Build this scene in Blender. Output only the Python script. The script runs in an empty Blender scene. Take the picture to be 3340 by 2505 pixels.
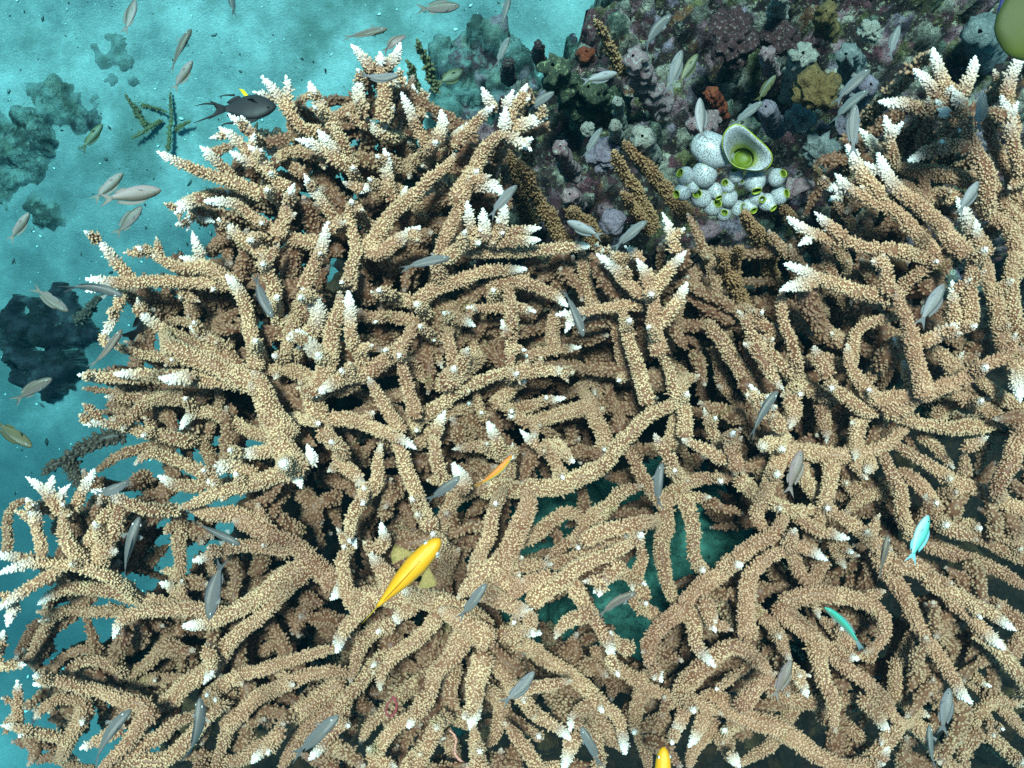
import bpy, math, random
import numpy as np
from mathutils import Vector, Matrix
R = math.radians
random.seed(7); rng = np.random.default_rng(7)
scene = bpy.context.scene
col = scene.collection

# ------------------------------------------------------------------ camera, sky, sun, exposure
H = 2.6                                   # camera height over the sand, looking straight down
FOV = R(50)
F = 1670 / math.tan(FOV / 2)              # focal length in photo pixels (photo 3340 wide)
cam = bpy.data.objects.new("camera", bpy.data.cameras.new("camera"))
col.objects.link(cam)
cam.location = (0, 0, H)
cam.data.angle = FOV
cam.data.clip_start = 0.02; cam.data.clip_end = 200
scene.camera = cam

SUN_EL, SUN_AZ = R(79), R(-14)            # azimuth from +Y (top of the photo) towards +X
world = bpy.data.worlds.new("World"); scene.world = world
world.use_nodes = True
wn = world.node_tree.nodes; wl = world.node_tree.links
sky = wn.new("ShaderNodeTexSky"); sky.sky_type = 'NISHITA'; sky.sun_disc = False
sky.sun_elevation = SUN_EL; sky.sun_rotation = SUN_AZ
sky.ozone_density = .5; sky.dust_density = 2.0; sky.air_density = .8
wl.new(sky.outputs[0], wn["Background"].inputs[0]); wn["Background"].inputs[1].default_value = 0.05
sun = bpy.data.objects.new("sun", bpy.data.lights.new("sun", 'SUN')); col.objects.link(sun)
sd = Vector((math.cos(SUN_EL) * math.sin(SUN_AZ), math.cos(SUN_EL) * math.cos(SUN_AZ), math.sin(SUN_EL)))
sun.rotation_euler = sd.to_track_quat('Z', 'Y').to_euler()
sun.data.energy = 5.0; sun.data.angle = R(8); sun.data.color = (1.0, 0.75, 0.70)
scene.view_settings.view_transform = 'Standard'; scene.view_settings.look = 'None'
scene.view_settings.exposure = 1.22; scene.view_settings.gamma = 1.0
scene.view_settings.use_curve_mapping = False
scene.cycles.max_bounces = 6; scene.cycles.diffuse_bounces = 4; scene.cycles.volume_bounces = 0
scene.cycles.transparent_max_bounces = 6
scene.cycles.use_denoising = False

# ------------------------------------------------------------------ helpers
S = 1113 / 2211.0
TILE = {'A': (0, 0), 'B': (1113, 0), 'C': (2226, 0), 'D': (0, 835), 'E': (1113, 835), 'F': (2226, 835),
        'G': (0, 1670), 'H': (1113, 1670), 'I': (2226, 1670)}
def full(t, x, y):
    o = TILE[t]; return (o[0] + x * S, o[1] + y * S)
def P(px, py, z):                         # point at height z that the photo shows at px, py
    d = H - z
    return np.array([(px - 1670) / F * d, -(py - 1252.5) / F * d, z])
def mpp(z): return (H - z) / F            # metres per photo pixel at height z

def tag(o, label=None, cat=None, group=None, kind=None):
    if label: o['label'] = label
    if cat: o['category'] = cat
    if group: o['group'] = group
    if kind: o['kind'] = kind
    return o
def empty(name, loc=(0, 0, 0)):
    o = bpy.data.objects.new(name, None); o.location = loc; o.empty_display_size = .02
    col.objects.link(o); return o
def mesh_np(name, V, quads=None, tris=None, attrs=None, smooth=True, uv=None):
    me = bpy.data.meshes.new(name)
    V = np.asarray(V, np.float32)
    q = np.zeros((0, 4), np.int32) if quads is None else np.asarray(quads, np.int32).reshape(-1, 4)
    t = np.zeros((0, 3), np.int32) if tris is None else np.asarray(tris, np.int32).reshape(-1, 3)
    me.vertices.add(len(V)); me.vertices.foreach_set("co", V.ravel())
    nl = q.size + t.size
    me.loops.add(nl); me.loops.foreach_set("vertex_index", np.concatenate([q.ravel(), t.ravel()]))
    me.polygons.add(len(q) + len(t))
    ls = np.concatenate([np.arange(len(q)) * 4, q.size + np.arange(len(t)) * 3]).astype(np.int32)
    me.polygons.foreach_set("loop_start", ls)
    if smooth: me.polygons.foreach_set("use_smooth", np.ones(len(ls), bool))
    for k, a in (attrs or {}).items():
        a = np.asarray(a, np.float32)
        if a.ndim == 1:
            at = me.attributes.new(k, 'FLOAT', 'POINT'); at.data.foreach_set("value", a)
        else:
            at = me.attributes.new(k, 'FLOAT_VECTOR', 'POINT'); at.data.foreach_set("vector", a.ravel())
    me.update(calc_edges=True); me.validate()
    return me
def link(name, me, m, parent=None):
    if m is not None and len(me.materials) == 0: me.materials.append(m)
    o = bpy.data.objects.new(name, me); col.objects.link(o)
    if parent is not None: o.parent = parent
    return o
class MB:                                 # collects grids of points into one mesh
    def __init__(s): s.V = []; s.Q = []; s.T = []; s.n = 0; s.A = {}
    def add(s, V, Q=None, T=None, **attrs):
        V = np.asarray(V, float).reshape(-1, 3)
        if Q is not None and len(Q): s.Q.append(np.asarray(Q, int).reshape(-1, 4) + s.n)
        if T is not None and len(T): s.T.append(np.asarray(T, int).reshape(-1, 3) + s.n)
        for k, a in attrs.items(): s.A.setdefault(k, []).append(np.asarray(a, float))
        s.V.append(V); s.n += len(V)
    def mesh(s, name, smooth=True):
        return mesh_np(name, np.concatenate(s.V), np.concatenate(s.Q) if s.Q else None, np.concatenate(s.T) if s.T else None,
                       {k: np.concatenate(a) for k, a in s.A.items()}, smooth)
def grid_faces(n, m, closed=True):        # n rings of m points
    i = np.arange(n - 1)[:, None]; j = np.arange(m if closed else m - 1)[None, :]
    j2 = (j + 1) % m
    return np.stack([i * m + j, i * m + j2, (i + 1) * m + j2, (i + 1) * m + j], -1).reshape(-1, 4)

def hash2(ix, iy, seed):
    h = (ix.astype(np.int64) * 374761393 + iy.astype(np.int64) * 668265263 + seed * 1442695041) & 0xFFFFFFFF
    h = ((h ^ (h >> 13)) * 1274126177) & 0xFFFFFFFF
    return ((h ^ (h >> 16)) & 0xFFFF) / 65535.0
def vnoise(x, y, seed=0):
    ix = np.floor(x); iy = np.floor(y); fx = x - ix; fy = y - iy
    fx = fx * fx * (3 - 2 * fx); fy = fy * fy * (3 - 2 * fy)
    a = hash2(ix, iy, seed); b = hash2(ix + 1, iy, seed); c = hash2(ix, iy + 1, seed); d = hash2(ix + 1, iy + 1, seed)
    return (a + (b - a) * fx) * (1 - fy) + (c + (d - c) * fx) * fy
def fbm(x, y, o=4, seed=0):
    s = 0; a = .5
    for k in range(o):
        s = s + a * vnoise(x * 2 ** k + 17 * k, y * 2 ** k - 9 * k, seed + k); a *= .5
    return s
def in_poly(x, y, poly):
    ins = np.zeros(x.shape, bool); n = len(poly)
    for i in range(n):
        x1, y1 = poly[i]; x2, y2 = poly[(i + 1) % n]
        c = ((y1 > y) != (y2 > y)) & (x < (x2 - x1) * (y - y1) / ((y2 - y1) if y2 != y1 else 1e-9) + x1)
        ins ^= c
    return ins
def blur(a, k, it=2):
    for _ in range(it):
        for ax in (0, 1):
            c = np.cumsum(np.pad(a, [(k + 1, k) if i == ax else (0, 0) for i in (0, 1)], mode='edge'), axis=ax)
            n = a.shape[ax]
            a = (np.take(c, np.arange(2 * k + 1, 2 * k + 1 + n), axis=ax) - np.take(c, np.arange(0, n), axis=ax)) / (2 * k + 1)
    return a

# ------------------------------------------------------------------ materials
class NT:
    def __init__(s, name):
        s.m = bpy.data.materials.new(name); s.m.use_nodes = True
        s.t = s.m.node_tree; s.b = s.t.nodes["Principled BSDF"]
        s.b.inputs["Roughness"].default_value = .6; s.b.inputs["Specular IOR Level"].default_value = .25
    def n(s, typ, **kw):
        x = s.t.nodes.new(typ)
        for k, v in kw.items():
            if k in x.inputs: x.inputs[k].default_value = v
            else: setattr(x, k, v)
        return x
    def l(s, a, b): s.t.links.new(a, b)
    def attr(s, name): return s.n("ShaderNodeAttribute", attribute_name=name)
    def noise(s, scale, detail=4, rough=.6, coord='Object'):
        tc = s.n("ShaderNodeTexCoord"); x = s.n("ShaderNodeTexNoise"); x.inputs["Scale"].default_value = scale
        x.inputs["Detail"].default_value = detail; x.inputs["Roughness"].default_value = rough
        s.l(tc.outputs[coord], x.inputs["Vector"]); return x.outputs["Fac"]
    def ramp(s, fac, stops, interp='LINEAR'):
        r = s.n("ShaderNodeValToRGB"); r.color_ramp.interpolation = interp
        el = r.color_ramp.elements
        while len(el) < len(stops): el.new(.5)
        for e, (p, c) in zip(el, stops):
            e.position = p; e.color = (*c, 1) if len(c) == 3 else c
        s.l(fac, r.inputs[0]); return r.outputs[0]
    def mix(s, fac, a, b, mode='MIX'):
        x = s.n("ShaderNodeMix", data_type='RGBA', blend_type=mode)
        for i, v in ((0, fac), (6, a), (7, b)):
            if isinstance(v, bpy.types.NodeSocket): s.l(v, x.inputs[i])
            elif i == 0: x.inputs[0].default_value = v
            else: x.inputs[i].default_value = (*v, 1)
        return x.outputs[2]
    def math(s, op, a, b=0.0, clamp=False):
        x = s.n("ShaderNodeMath", operation=op, use_clamp=clamp)
        for i, v in enumerate((a, b)):
            if isinstance(v, bpy.types.NodeSocket): s.l(v, x.inputs[i])
            else: x.inputs[i].default_value = v
        return x.outputs[0]
    def color(s, c): s.l(c, s.b.inputs["Base Color"]) if isinstance(c, bpy.types.NodeSocket) else setattr(s.b.inputs["Base Color"], 'default_value', (*c, 1)); return s
    def bump(s, h, strength=.4, dist=.003):
        x = s.n("ShaderNodeBump"); x.inputs["Strength"].default_value = strength; x.inputs["Distance"].default_value = dist
        s.l(h, x.inputs["Height"]); s.l(x.outputs[0], s.b.inputs["Normal"]); return s

def coral_mat(name, deep, mid, rim, rim2, tipc):
    k = NT(name)
    n1 = k.noise(11, 4); n2 = k.noise(75, 3); n3 = k.noise(34, 4)
    base = k.mix(k.ramp(n1, [(.38, (0, 0, 0)), (.62, (1, 1, 1))]), deep, mid)
    w = k.math('ADD', k.math('MULTIPLY', k.attr("warm").outputs["Fac"], .8), k.math('SUBTRACT', k.math('MULTIPLY', n3, 1.6), .75), True)
    rimc = k.mix(w, rim, rim2)
    r = k.attr("rim").outputs["Fac"]
    rr = k.math('MULTIPLY', k.math('POWER', r, 1.35), k.math('ADD', k.math('MULTIPLY', n2, 1.5), .05), True)
    c = k.mix(rr, base, rimc)
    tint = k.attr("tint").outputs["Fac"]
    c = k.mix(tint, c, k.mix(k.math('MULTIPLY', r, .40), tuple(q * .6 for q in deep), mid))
    c = k.mix(k.attr("tip").outputs["Fac"], c, tipc)
    c = k.mix(k.ramp(k.noise(19, 5, .7), [(.62, (0, 0, 0)), (.74, (.55, .55, .55))]), c, (.17, .17, .06))
    k.color(c); k.b.inputs["Roughness"].default_value = .5
    return k.m
M = {}
M['coral'] = coral_mat("coral_tan", (.16, .055, .030), (.30, .142, .078), (.83, .57, .335), (.57, .315, .195), (.88, .82, .76))
M['coral_brown'] = coral_mat("coral_brown", (.11, .045, .022), (.20, .09, .04), (.44, .25, .115), (.34, .17, .08), (.5, .32, .17))
M['coral_olive'] = coral_mat("coral_olive", (.08, .05, .022), (.13, .085, .035), (.26, .18, .075), (.22, .14, .06), (.30, .24, .12))
M['coral_dark'] = coral_mat("coral_dark", (.04, .025, .018), (.07, .04, .03), (.12, .08, .05), (.1, .06, .04), (.14, .1, .07))

k = NT("sand")
n = k.noise(3.4, 7, .72); n2 = k.noise(125, 5, .75); n3 = k.noise(260, 3)
c = k.ramp(n, [(.36, (.17, .19, .19)), (.5, (.32, .33, .32)), (.62, (.47, .47, .46))])
c = k.mix(k.ramp(n2, [(.36, (.55, .55, .55)), (.5, (1, 1, 1))]), k.mix(1, c, (.66, .70, .68), 'MULTIPLY'), c)
c = k.mix(k.ramp(n3, [(.66, (0, 0, 0)), (.72, (1, 1, 1))]), c, (.75, .75, .72))
c = k.mix(k.ramp(n3, [(.27, (1, 1, 1)), (.32, (0, 0, 0))]), c, (.12, .13, .11))
c = k.mix(k.ramp(k.noise(3.1, 6, .68), [(.50, (0, 0, 0)), (.66, (.75, .75, .75))]), c, (.10, .12, .10))
c = k.mix(k.attr('sand_dark').outputs['Fac'], c, (.045, .072, .082))
k.color(c); k.b.inputs["Roughness"].default_value = .9
k.bump(k.math('ADD', k.math('MULTIPLY', k.noise(60, 5, .7), .5), k.noise(240, 4, .7)), .7, .006); M['sand'] = k.m

def rock_mat(name):
    k = NT(name)
    c0 = k.attr("hue").outputs["Vector"]
    n1 = k.noise(34, 6, .75); n2 = k.noise(85, 5, .75); n3 = k.noise(170, 4, .7); n4 = k.noise(19, 5, .7); n5 = k.noise(48, 5, .75)
    B = [(0, 0, 0), (1, 1, 1)]
    c = k.mix(k.ramp(n1, [(.42, B[0]), (.56, B[1])]), k.mix(1, c0, (.30, .26, .26), 'MULTIPLY'), c0)
    c = k.mix(k.ramp(n4, [(.55, B[0]), (.64, (.8, .8, .8))]), c, (.11, .03, .04))
    c = k.mix(k.ramp(n5, [(.57, B[0]), (.66, (.9, .9, .9))]), c, k.mix(k.ramp(n4, [(.45, B[0]), (.5, B[1])]), (.42, .40, .32), (.52, .36, .34)))
    c = k.mix(k.ramp(n2, [(.34, B[1]), (.44, B[0])]), c, (.016, .010, .009))
    c = k.mix(k.ramp(n2, [(.59, B[0]), (.65, (.95, .95, .95))]), c, (.66, .56, .44))
    c = k.mix(k.ramp(n3, [(.61, B[0]), (.66, (.9, .9, .9))]), c, (.40, .33, .12))
    c = k.mix(k.ramp(n3, [(.34, (.9, .9, .9)), (.40, B[0])]), c, (.02, .012, .012))
    c = k.mix(k.attr('low').outputs['Fac'], c, k.mix(k.ramp(n1, [(.42, B[0]), (.58, B[1])]), k.mix(1, c0, (.4, .4, .4), 'MULTIPLY'), c0))
    k.color(c); k.b.inputs["Roughness"].default_value = .8
    k.bump(k.math('ADD', k.noise(60, 6, .8), n3), 1.0, .012)
    return k.m
M['rock'] = rock_mat("reef_rock")
k = NT("silty_rubble"); c0 = k.attr("hue").outputs["Vector"]
n1 = k.noise(30, 6, .75); n2 = k.noise(90, 5, .75); n4 = k.noise(12, 5, .7)
c = k.mix(k.ramp(n1, [(.42, (0, 0, 0)), (.6, (1, 1, 1))]), k.mix(1, c0, (.5, .5, .5), 'MULTIPLY'), c0)
c = k.mix(k.ramp(n4, [(.46, (0, 0, 0)), (.58, (.85, .85, .85))]), c, (.30, .31, .28))
c = k.mix(k.ramp(n2, [(.36, (.8, .8, .8)), (.46, (0, 0, 0))]), c, (.045, .045, .045))
c = k.mix(k.ramp(n2, [(.6, (0, 0, 0)), (.68, (.8, .8, .8))]), c, (.46, .46, .42))
c = k.mix(k.math('MULTIPLY', k.attr('silt').outputs['Fac'], .85), c, (.28, .29, .28))
k.color(c); k.b.inputs["Roughness"].default_value = .9; k.bump(k.noise(60, 6, .8), 1.0, .012); M['rubble'] = k.m
k = NT("dark_rubble"); c0 = k.attr("hue").outputs["Vector"]
n1 = k.noise(30, 6, .75); n2 = k.noise(90, 5, .75); n4 = k.noise(12, 5, .7)
c = k.mix(k.ramp(n1, [(.42, (0, 0, 0)), (.6, (1, 1, 1))]), k.mix(1, c0, (.5, .5, .5), 'MULTIPLY'), c0)
c = k.mix(k.ramp(n4, [(.55, (0, 0, 0)), (.68, (.6, .6, .6))]), c, (.13, .11, .12))
c = k.mix(k.ramp(n2, [(.36, (.8, .8, .8)), (.46, (0, 0, 0))]), c, (.045, .045, .045))
c = k.mix(k.ramp(n2, [(.64, (0, 0, 0)), (.70, (.6, .6, .6))]), c, (.3, .3, .28))
c = k.mix(k.math('MULTIPLY', k.attr('silt').outputs['Fac'], .85), c, (.28, .29, .28))
k.color(c); k.b.inputs["Roughness"].default_value = .9; k.bump(k.noise(60, 6, .8), 1.0, .012); M['rubble_dark'] = k.m
def plain(name, c, rough=.5, var=.25, sc=60, spec=.3, bump=.3):
    k = NT(name); n = k.noise(sc, 4)
    d = tuple(x * (1 - var) for x in c); e = tuple(min(1, x * (1 + var)) for x in c)
    k.color(k.ramp(n, [(.3, d), (.7, e)])); k.b.inputs["Roughness"].default_value = rough
    k.b.inputs["Specular IOR Level"].default_value = spec
    if bump: k.bump(k.noise(sc * 3, 3), bump, .001)
    return k.m
k = NT("painted_water_teal"); n1 = k.noise(22, 6, .7); n2 = k.noise(150, 4, .7)
c = k.ramp(n1, [(.38, (.02, .065, .05)), (.5, (.045, .15, .115)), (.64, (.08, .23, .18))])  # teal of sand lit through water, painted in as base colour
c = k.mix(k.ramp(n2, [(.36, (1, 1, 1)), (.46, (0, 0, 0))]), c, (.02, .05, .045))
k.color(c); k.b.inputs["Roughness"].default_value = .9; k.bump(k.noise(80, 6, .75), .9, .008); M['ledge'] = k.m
# ------------------------------------------------------------------ the setting: sand, reef rock
def sand_z(x, y):
    big = -.10 + .40 / (1 + np.exp(-(y - .55) * 4.0)) - .10 / (1 + np.exp(-(-y - .2) * 4)) * 1.0
    big = big + .10 * np.exp(-((x + .95) ** 2 + (y - .25) ** 2) / .08) * .3
    return big + .07 * (fbm(x * 2.2, y * 2.2, 4, 3) - .5) + .035 * (fbm(x * 9, y * 9, 4, 5) - .5)
def sand_dark(x, y):  # darkens the sand towards low y, broken up by noise
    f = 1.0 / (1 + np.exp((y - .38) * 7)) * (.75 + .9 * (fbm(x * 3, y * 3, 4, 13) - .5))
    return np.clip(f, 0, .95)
def sheet(name, x0, x1, y0, y1, step, zf, mat, kind, attrs=None):
    xs = np.arange(x0, x1 + step / 2, step); ys = np.arange(y0, y1 + step / 2, step)
    X, Y = np.meshgrid(xs, ys); Z, at = zf(X, Y)
    V = np.stack([X, Y, Z], -1).reshape(-1, 3)
    q = grid_faces(len(ys), len(xs), False)
    keep = at.pop('keep', None)
    if keep is not None:
        q = q[keep.ravel()[q].any(1)]
        used = np.unique(q); new = np.zeros(len(V), int); new[used] = np.arange(len(used)); q = new[q]; V = V[used]
        at = {k_: v_[used] for k_, v_ in at.items()}
    o = link(name, mesh_np(name, V, q, attrs=at), mat); tag(o, kind=kind); return o
sheet("sand_seabed", -2.6, 2.6, -2.2, 2.2, .011, lambda X, Y: (sand_z(X, Y), {'sand_dark': sand_dark(X, Y).ravel()}), M['sand'], 'structure')
MB0 = MB()
xs = np.array([-60, -2.55, 2.55, 60.]); ys = np.array([-60, -2.15, 2.15, 60.])
X, Y = np.meshgrid(xs, ys); Z = np.full(X.shape, -.28)
q = [f for i, f in enumerate(grid_faces(4, 4, False)) if i != 4]
link("outer_seabed", mesh_np("outer_seabed", np.stack([X, Y, Z], -1).reshape(-1, 3), q), M['sand'])['kind'] = 'structure'

PAL_REEF = [((.20, .06, .075), 5), ((.46, .23, .26), 4), ((.36, .30, .24), 3), ((.24, .20, .08), 4), ((.06, .028, .028), 5),
            ((.66, .54, .43), 3), ((.34, .13, .06), 2), ((.17, .19, .14), 3), ((.42, .28, .36), 3)]
PAL_DIM = [((.09, .085, .07), 4), ((.17, .165, .12), 4), ((.25, .24, .19), 3), ((.06, .04, .045), 2), ((.36, .35, .3), 1)]
PAL_BASE = [((.05, .018, .010), 4), ((.11, .04, .018), 3), ((.18, .075, .03), 2), ((.03, .013, .008), 3)]
def pick(pal, n):
    w = np.array([p[1] for p in pal], float); w /= w.sum()
    return np.array([p[0] for p in pal])[rng.choice(len(pal), n, p=w)]
def bumps(X, Y, Z, hue, cx, cy, r, hk, cols, rough=.5, sink=.35):
    x0, y0 = X[0, 0], Y[0, 0]; st = X[0, 1] - X[0, 0]; ny, nx = X.shape
    for x, y, rr, h, c in zip(cx, cy, r, hk, cols):
        e = 1.5 * rr
        i0 = max(0, int((y - e - y0) / st)); i1 = min(ny, int((y + e - y0) / st) + 2)
        j0 = max(0, int((x - e - x0) / st)); j1 = min(nx, int((x + e - x0) / st) + 2)
        if i1 <= i0 or j1 <= j0: continue
        sx = X[i0:i1, j0:j1]; sy = Y[i0:i1, j0:j1]
        a = np.arctan2(sy - y, sx - x)
        wob = 1 + rough * (vnoise(np.cos(a) * 2 + x * 91, np.sin(a) * 2 + y * 73, 11) - .5) + .25 * (vnoise(sx / rr * 3, sy / rr * 3, 21) - .5)
        d = np.hypot(sx - x, sy - y) / (rr * wob)
        ic, jc = min(ny - 1, max(0, int((y - y0) / st))), min(nx - 1, max(0, int((x - x0) / st)))
        zz = Z[ic, jc] - sink * h + h * np.sqrt(np.clip(1 - d * d, 0, 1)) * (1.0 + .5 * (vnoise(sx * 120, sy * 120, 5) - .5))
        m = (d < 1) & (zz > Z[i0:i1, j0:j1])
        Z[i0:i1, j0:j1][m] = zz[m]; hue[i0:i1, j0:j1][m] = c
def px_xy(X, Y, z): return X / (H - z) * F + 1670, -Y / (H - z) * F + 1252.5

REEF_POLY = [(1960, -400), (1880, 100), (1800, 250), (1600, 300), (1430, 380), (1250, 520), (1050, 760), (830, 950), (740, 1200), (680, 1500),
             (560, 1750), (420, 2000), (380, 2250), (300, 2900), (3900, 2900), (3900, -400)]
HOLES = [(1845, 1750, 75), (1720, 1860, 55), (1655, 2020, 75), (2110, 1990, 120), (2080, 2110, 80), (2010, 1850, 70), (2330, 1760, 75),
         (1900, 2060, 50), (1440, 1800, 30), (2240, 1900, 70), (1500, 2340, 35), (1900, 1380, 30)]
def reef_z(X, Y):
    z_ref = .95
    px, py = px_xy(X, Y, z_ref)
    wx = px + 160 * (fbm(X * 7, Y * 7, 4, 31) - .5); wy = py + 160 * (fbm(X * 7, Y * 7, 4, 41) - .5)
    m = blur(in_poly(wx, wy, REEF_POLY).astype(float), 7)
    upper = blur(((py < 900) & (px > 1500)).astype(float), 14)
    for hx, hy, hr in HOLES:
        qx, qy = px_xy(X, Y, .6)
        m = m * (1 - np.exp(-(((qx - hx) ** 2 + (qy - hy) ** 2) / (1.25 * hr) ** 2) ** 1.5))
    z = -.35 + m * (1.15 + .30 * upper + .22 * (fbm(X * 3, Y * 3, 3, 51) - .5))
    z = z + m * (.18 * (fbm(X * 9, Y * 9, 5, 61) - .5) + .10 * np.abs(fbm(X * 22, Y * 22, 4, 71) - .5))
    hue = np.zeros(X.shape + (3,)); hue[:] = (.07, .035, .03)
    low = upper < .5
    hue[low] = (.05, .022, .012)
    n = 2600
    cx = rng.uniform(-1.15, 1.2, n); cy = rng.uniform(-.95, 1.0, n)
    r = .008 + .028 * rng.random(n) ** 2.2
    order = np.argsort(-r); cx, cy, r = cx[order], cy[order], r[order]
    bpx, bpy = px_xy(cx, cy, 1.1)
    cu = pick(PAL_REEF, n); cb = pick(PAL_BASE, n)
    cols = np.where(((bpy < 930) & (bpx > 1500))[:, None], cu, cb)
    bumps(X, Y, z, hue, cx, cy, r, r * rng.uniform(.8, 2.2, n), cols)
    n = 2600                                              # nubs and sticks on the open upper reef
    cx = rng.uniform(.0, 1.05, n); cy = rng.uniform(.15, .85, n); r = .004 + .013 * rng.random(n) ** 1.8
    bumps(X, Y, z, hue, cx, cy, r, r * rng.uniform(1., 4.0, n), pick(PAL_REEF, n), .9, .2)
    return z, {'hue': hue.reshape(-1, 3), 'low': np.clip(1 - upper * 1.6, 0, 1).ravel()}
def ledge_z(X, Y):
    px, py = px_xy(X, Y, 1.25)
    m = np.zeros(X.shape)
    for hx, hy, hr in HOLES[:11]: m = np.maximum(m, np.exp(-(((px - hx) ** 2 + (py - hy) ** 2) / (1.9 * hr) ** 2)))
    return .85 + .42 * np.clip(m * 2.2, 0, 1) + .05 * (fbm(X * 14, Y * 14, 5, 15) - .5), {'sand_dark': np.zeros(X.size), 'keep': m > .1}
sheet("painted_teal_ledge", -.2, .42, -.45, -.05, .006, ledge_z, M['ledge'], 'structure')  # added ledge under the openings, painted like distant water-lit sand
reef = sheet("reef_rock", -1.25, 1.35, -1.1, 1.15, .0036, reef_z, M['rock'], 'structure')

def heap(name, label, cat, poly, z0, relief, nb, rad, pal, step=.006, holes=(), flat=False, kind='stuff', sink=.12, cover=.46):
    pts = np.array([P(x, y, z0)[:2] for x, y in poly]); hl = [[P(x, y, z0)[:2] for x, y in h] for h in holes]
    x0, y0 = pts.min(0) - .06; x1, y1 = pts.max(0) + .06
    def zf(X, Y):
        wx = X + .06 * (fbm(X * 16, Y * 16, 4, 81) - .5) + .035 * (fbm(X * 60, Y * 60, 3, 83) - .5); wy = Y + .06 * (fbm(X * 16, Y * 16, 4, 91) - .5) + .035 * (fbm(X * 60, Y * 60, 3, 93) - .5)
        m = in_poly(wx, wy, pts)
        for h in hl: m &= ~in_poly(wx, wy, h)
        m = blur(m.astype(float), 2 if flat else 4)
        if flat: z = z0 - sink + m * (sink + relief * (.2 + 1.5 * fbm(X * 18, Y * 18, 5, 101)))
        else: z = sand_z(X, Y) - .03 + m * (.03 + relief * (2.4 * (fbm(X * 13, Y * 13, 5, 101) - cover)))
        hue = np.zeros(X.shape + (3,)); hue[:] = pal[1][0]
        nq = nb * 3; cx = rng.uniform(x0, x1, nq); cy = rng.uniform(y0, y1, nq); r = rad[0] * .55 + (rad[1] - rad[0]) * rng.random(nq) ** 3
        keep = in_poly(cx + .03 * rng.normal(0, 1, nq), cy + .03 * rng.normal(0, 1, nq), pts)
        for h in hl: keep &= ~in_poly(cx, cy, h)
        bumps(X, Y, z, hue, cx[keep], cy[keep], r[keep], r[keep] * rng.uniform(.6, 1.6, nq)[keep], pick(pal, nq)[keep], .8)
        return z, {'hue': hue.reshape(-1, 3), 'silt': np.clip(1 - (z - sand_z(X, Y)) / (.022 if not flat else .006), 0, 1).ravel(), 'keep': (m > .02) | ((z > sand_z(X, Y) + .001) if not flat else False)}
    o = sheet(name, x0, x1, y0, y1, step, zf, M['rubble_dark'] if flat else M['rubble'], kind)
    tag(o, label, cat); return o
def tp(t, s): return [full(t, *map(float, q.split(','))) for q in s.split()]
heap("rubble_heap", "dark algae covered rubble heap on the sand at the left edge", "rubble",
     tp('A', "-200,760 60,690 300,690 640,630 700,760 560,900 440,860 400,1000 380,1250 400,1480 420,1640 330,1600 300,1380 120,1330 -200,1300"), .05, .075, 460, (.008, .035), PAL_DIM)
heap("rubble_heap", "low rubble ridge on pale sand under the olive branching coral", "rubble",
     tp('A', "520,150 640,190 760,330 830,300 900,420 960,640 830,680 700,640 700,480 640,420 560,300"), .10, .05, 170, (.008, .025), PAL_DIM)
heap("rubble_heap", "small flat patch of green rubble near the top left corner", "rubble",
     tp('A', "110,360 200,310 320,330 460,330 440,390 330,420 210,410"), .13, .02, 40, (.008, .02), PAL_DIM)
heap("rubble_heap", "rubble patch at the top edge with pinkish stones", "rubble",
     tp('B', "120,-60 320,-60 300,100 280,170 200,170 140,80"), .30, .05, 70, (.01, .03), PAL_REEF[:4] + PAL_DIM)
heap("rubble_heap", "thin scattered rubble strip on sand along the top edge", "rubble",
     tp('A', "1560,60 1700,40 1860,90 2060,20 2211,60 2150,150 1980,110 1700,110"), .27, .02, 70, (.006, .02), PAL_DIM)
heap("rubble_heap", "grey rubble bank between the sand and the tall corals at top centre", "rubble",
     tp('B', "560,260 700,260 880,200 980,240 1180,330 1240,400 1260,640 900,760 600,800 560,560 640,420"), .30, .22, 330, (.01, .035), PAL_DIM + PAL_REEF[:3], cover=.30)
heap("coral_plate", "dark blackish dead coral plate with holes showing teal sand", "dead coral",
     tp('D', "30,330 190,255 330,290 350,170 470,165 540,300 650,420 630,560 510,620 480,760 340,800 300,900 60,880 5,760 30,600 0,450"), -.03, .05, 260, (.006, .024),
     [((.035, .016, .02), 5), ((.05, .03, .04), 2), ((.02, .012, .012), 3)], .005,
     (tp('D', "200,560 290,530 335,590 260,660 190,630"), tp('D', "75,730 150,740 160,790 90,790"), tp('D', "150,370 220,390 190,415"), tp('D', "380,590 480,610 460,650 370,640")), True, 'thing', .12)

# shell bits and coral crumbs scattered over the sand
pb = MB(); tv = np.array([(1, 0, 0), (0, 1, 0), (-1, 0, 0), (0, -1, 0), (0, 0, 1), (0, 0, -1.)]); tt = [(0, 1, 4), (1, 2, 4), (2, 3, 4), (3, 0, 4), (1, 0, 5), (2, 1, 5), (3, 2, 5), (0, 3, 5)]
for _ in range(1500):
    x, y = rng.uniform(-1.25, .15), rng.uniform(-.95, .95)
    if fbm(np.array([x * 5.]), np.array([y * 5.]), 3, 77)[0] + rng.random() * .5 < .55: continue
    sz = .0016 + .0042 * rng.random() ** 3; a = rng.uniform(0, 6.3)
    q = tv * rng.uniform(.5, 1.5, (6, 1)) * sz * [1.6, .8, .6]; q = np.stack([q[:, 0] * math.cos(a) - q[:, 1] * math.sin(a), q[:, 0] * math.sin(a) + q[:, 1] * math.cos(a), q[:, 2]], 1)
    g = rng.choice([.03, .08, .2, .7, .8], p=[.14, .22, .22, .28, .14])
    pb.add(q + [x, y, float(sand_z(np.array([x]), np.array([y]))[0]) + sz * .3], None, tt, hue=np.tile([g, g, g * .95], (6, 1)), silt=np.zeros(6))
kc = NT("shell_crumbs"); kc.color(kc.attr("hue").outputs["Vector"])
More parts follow.
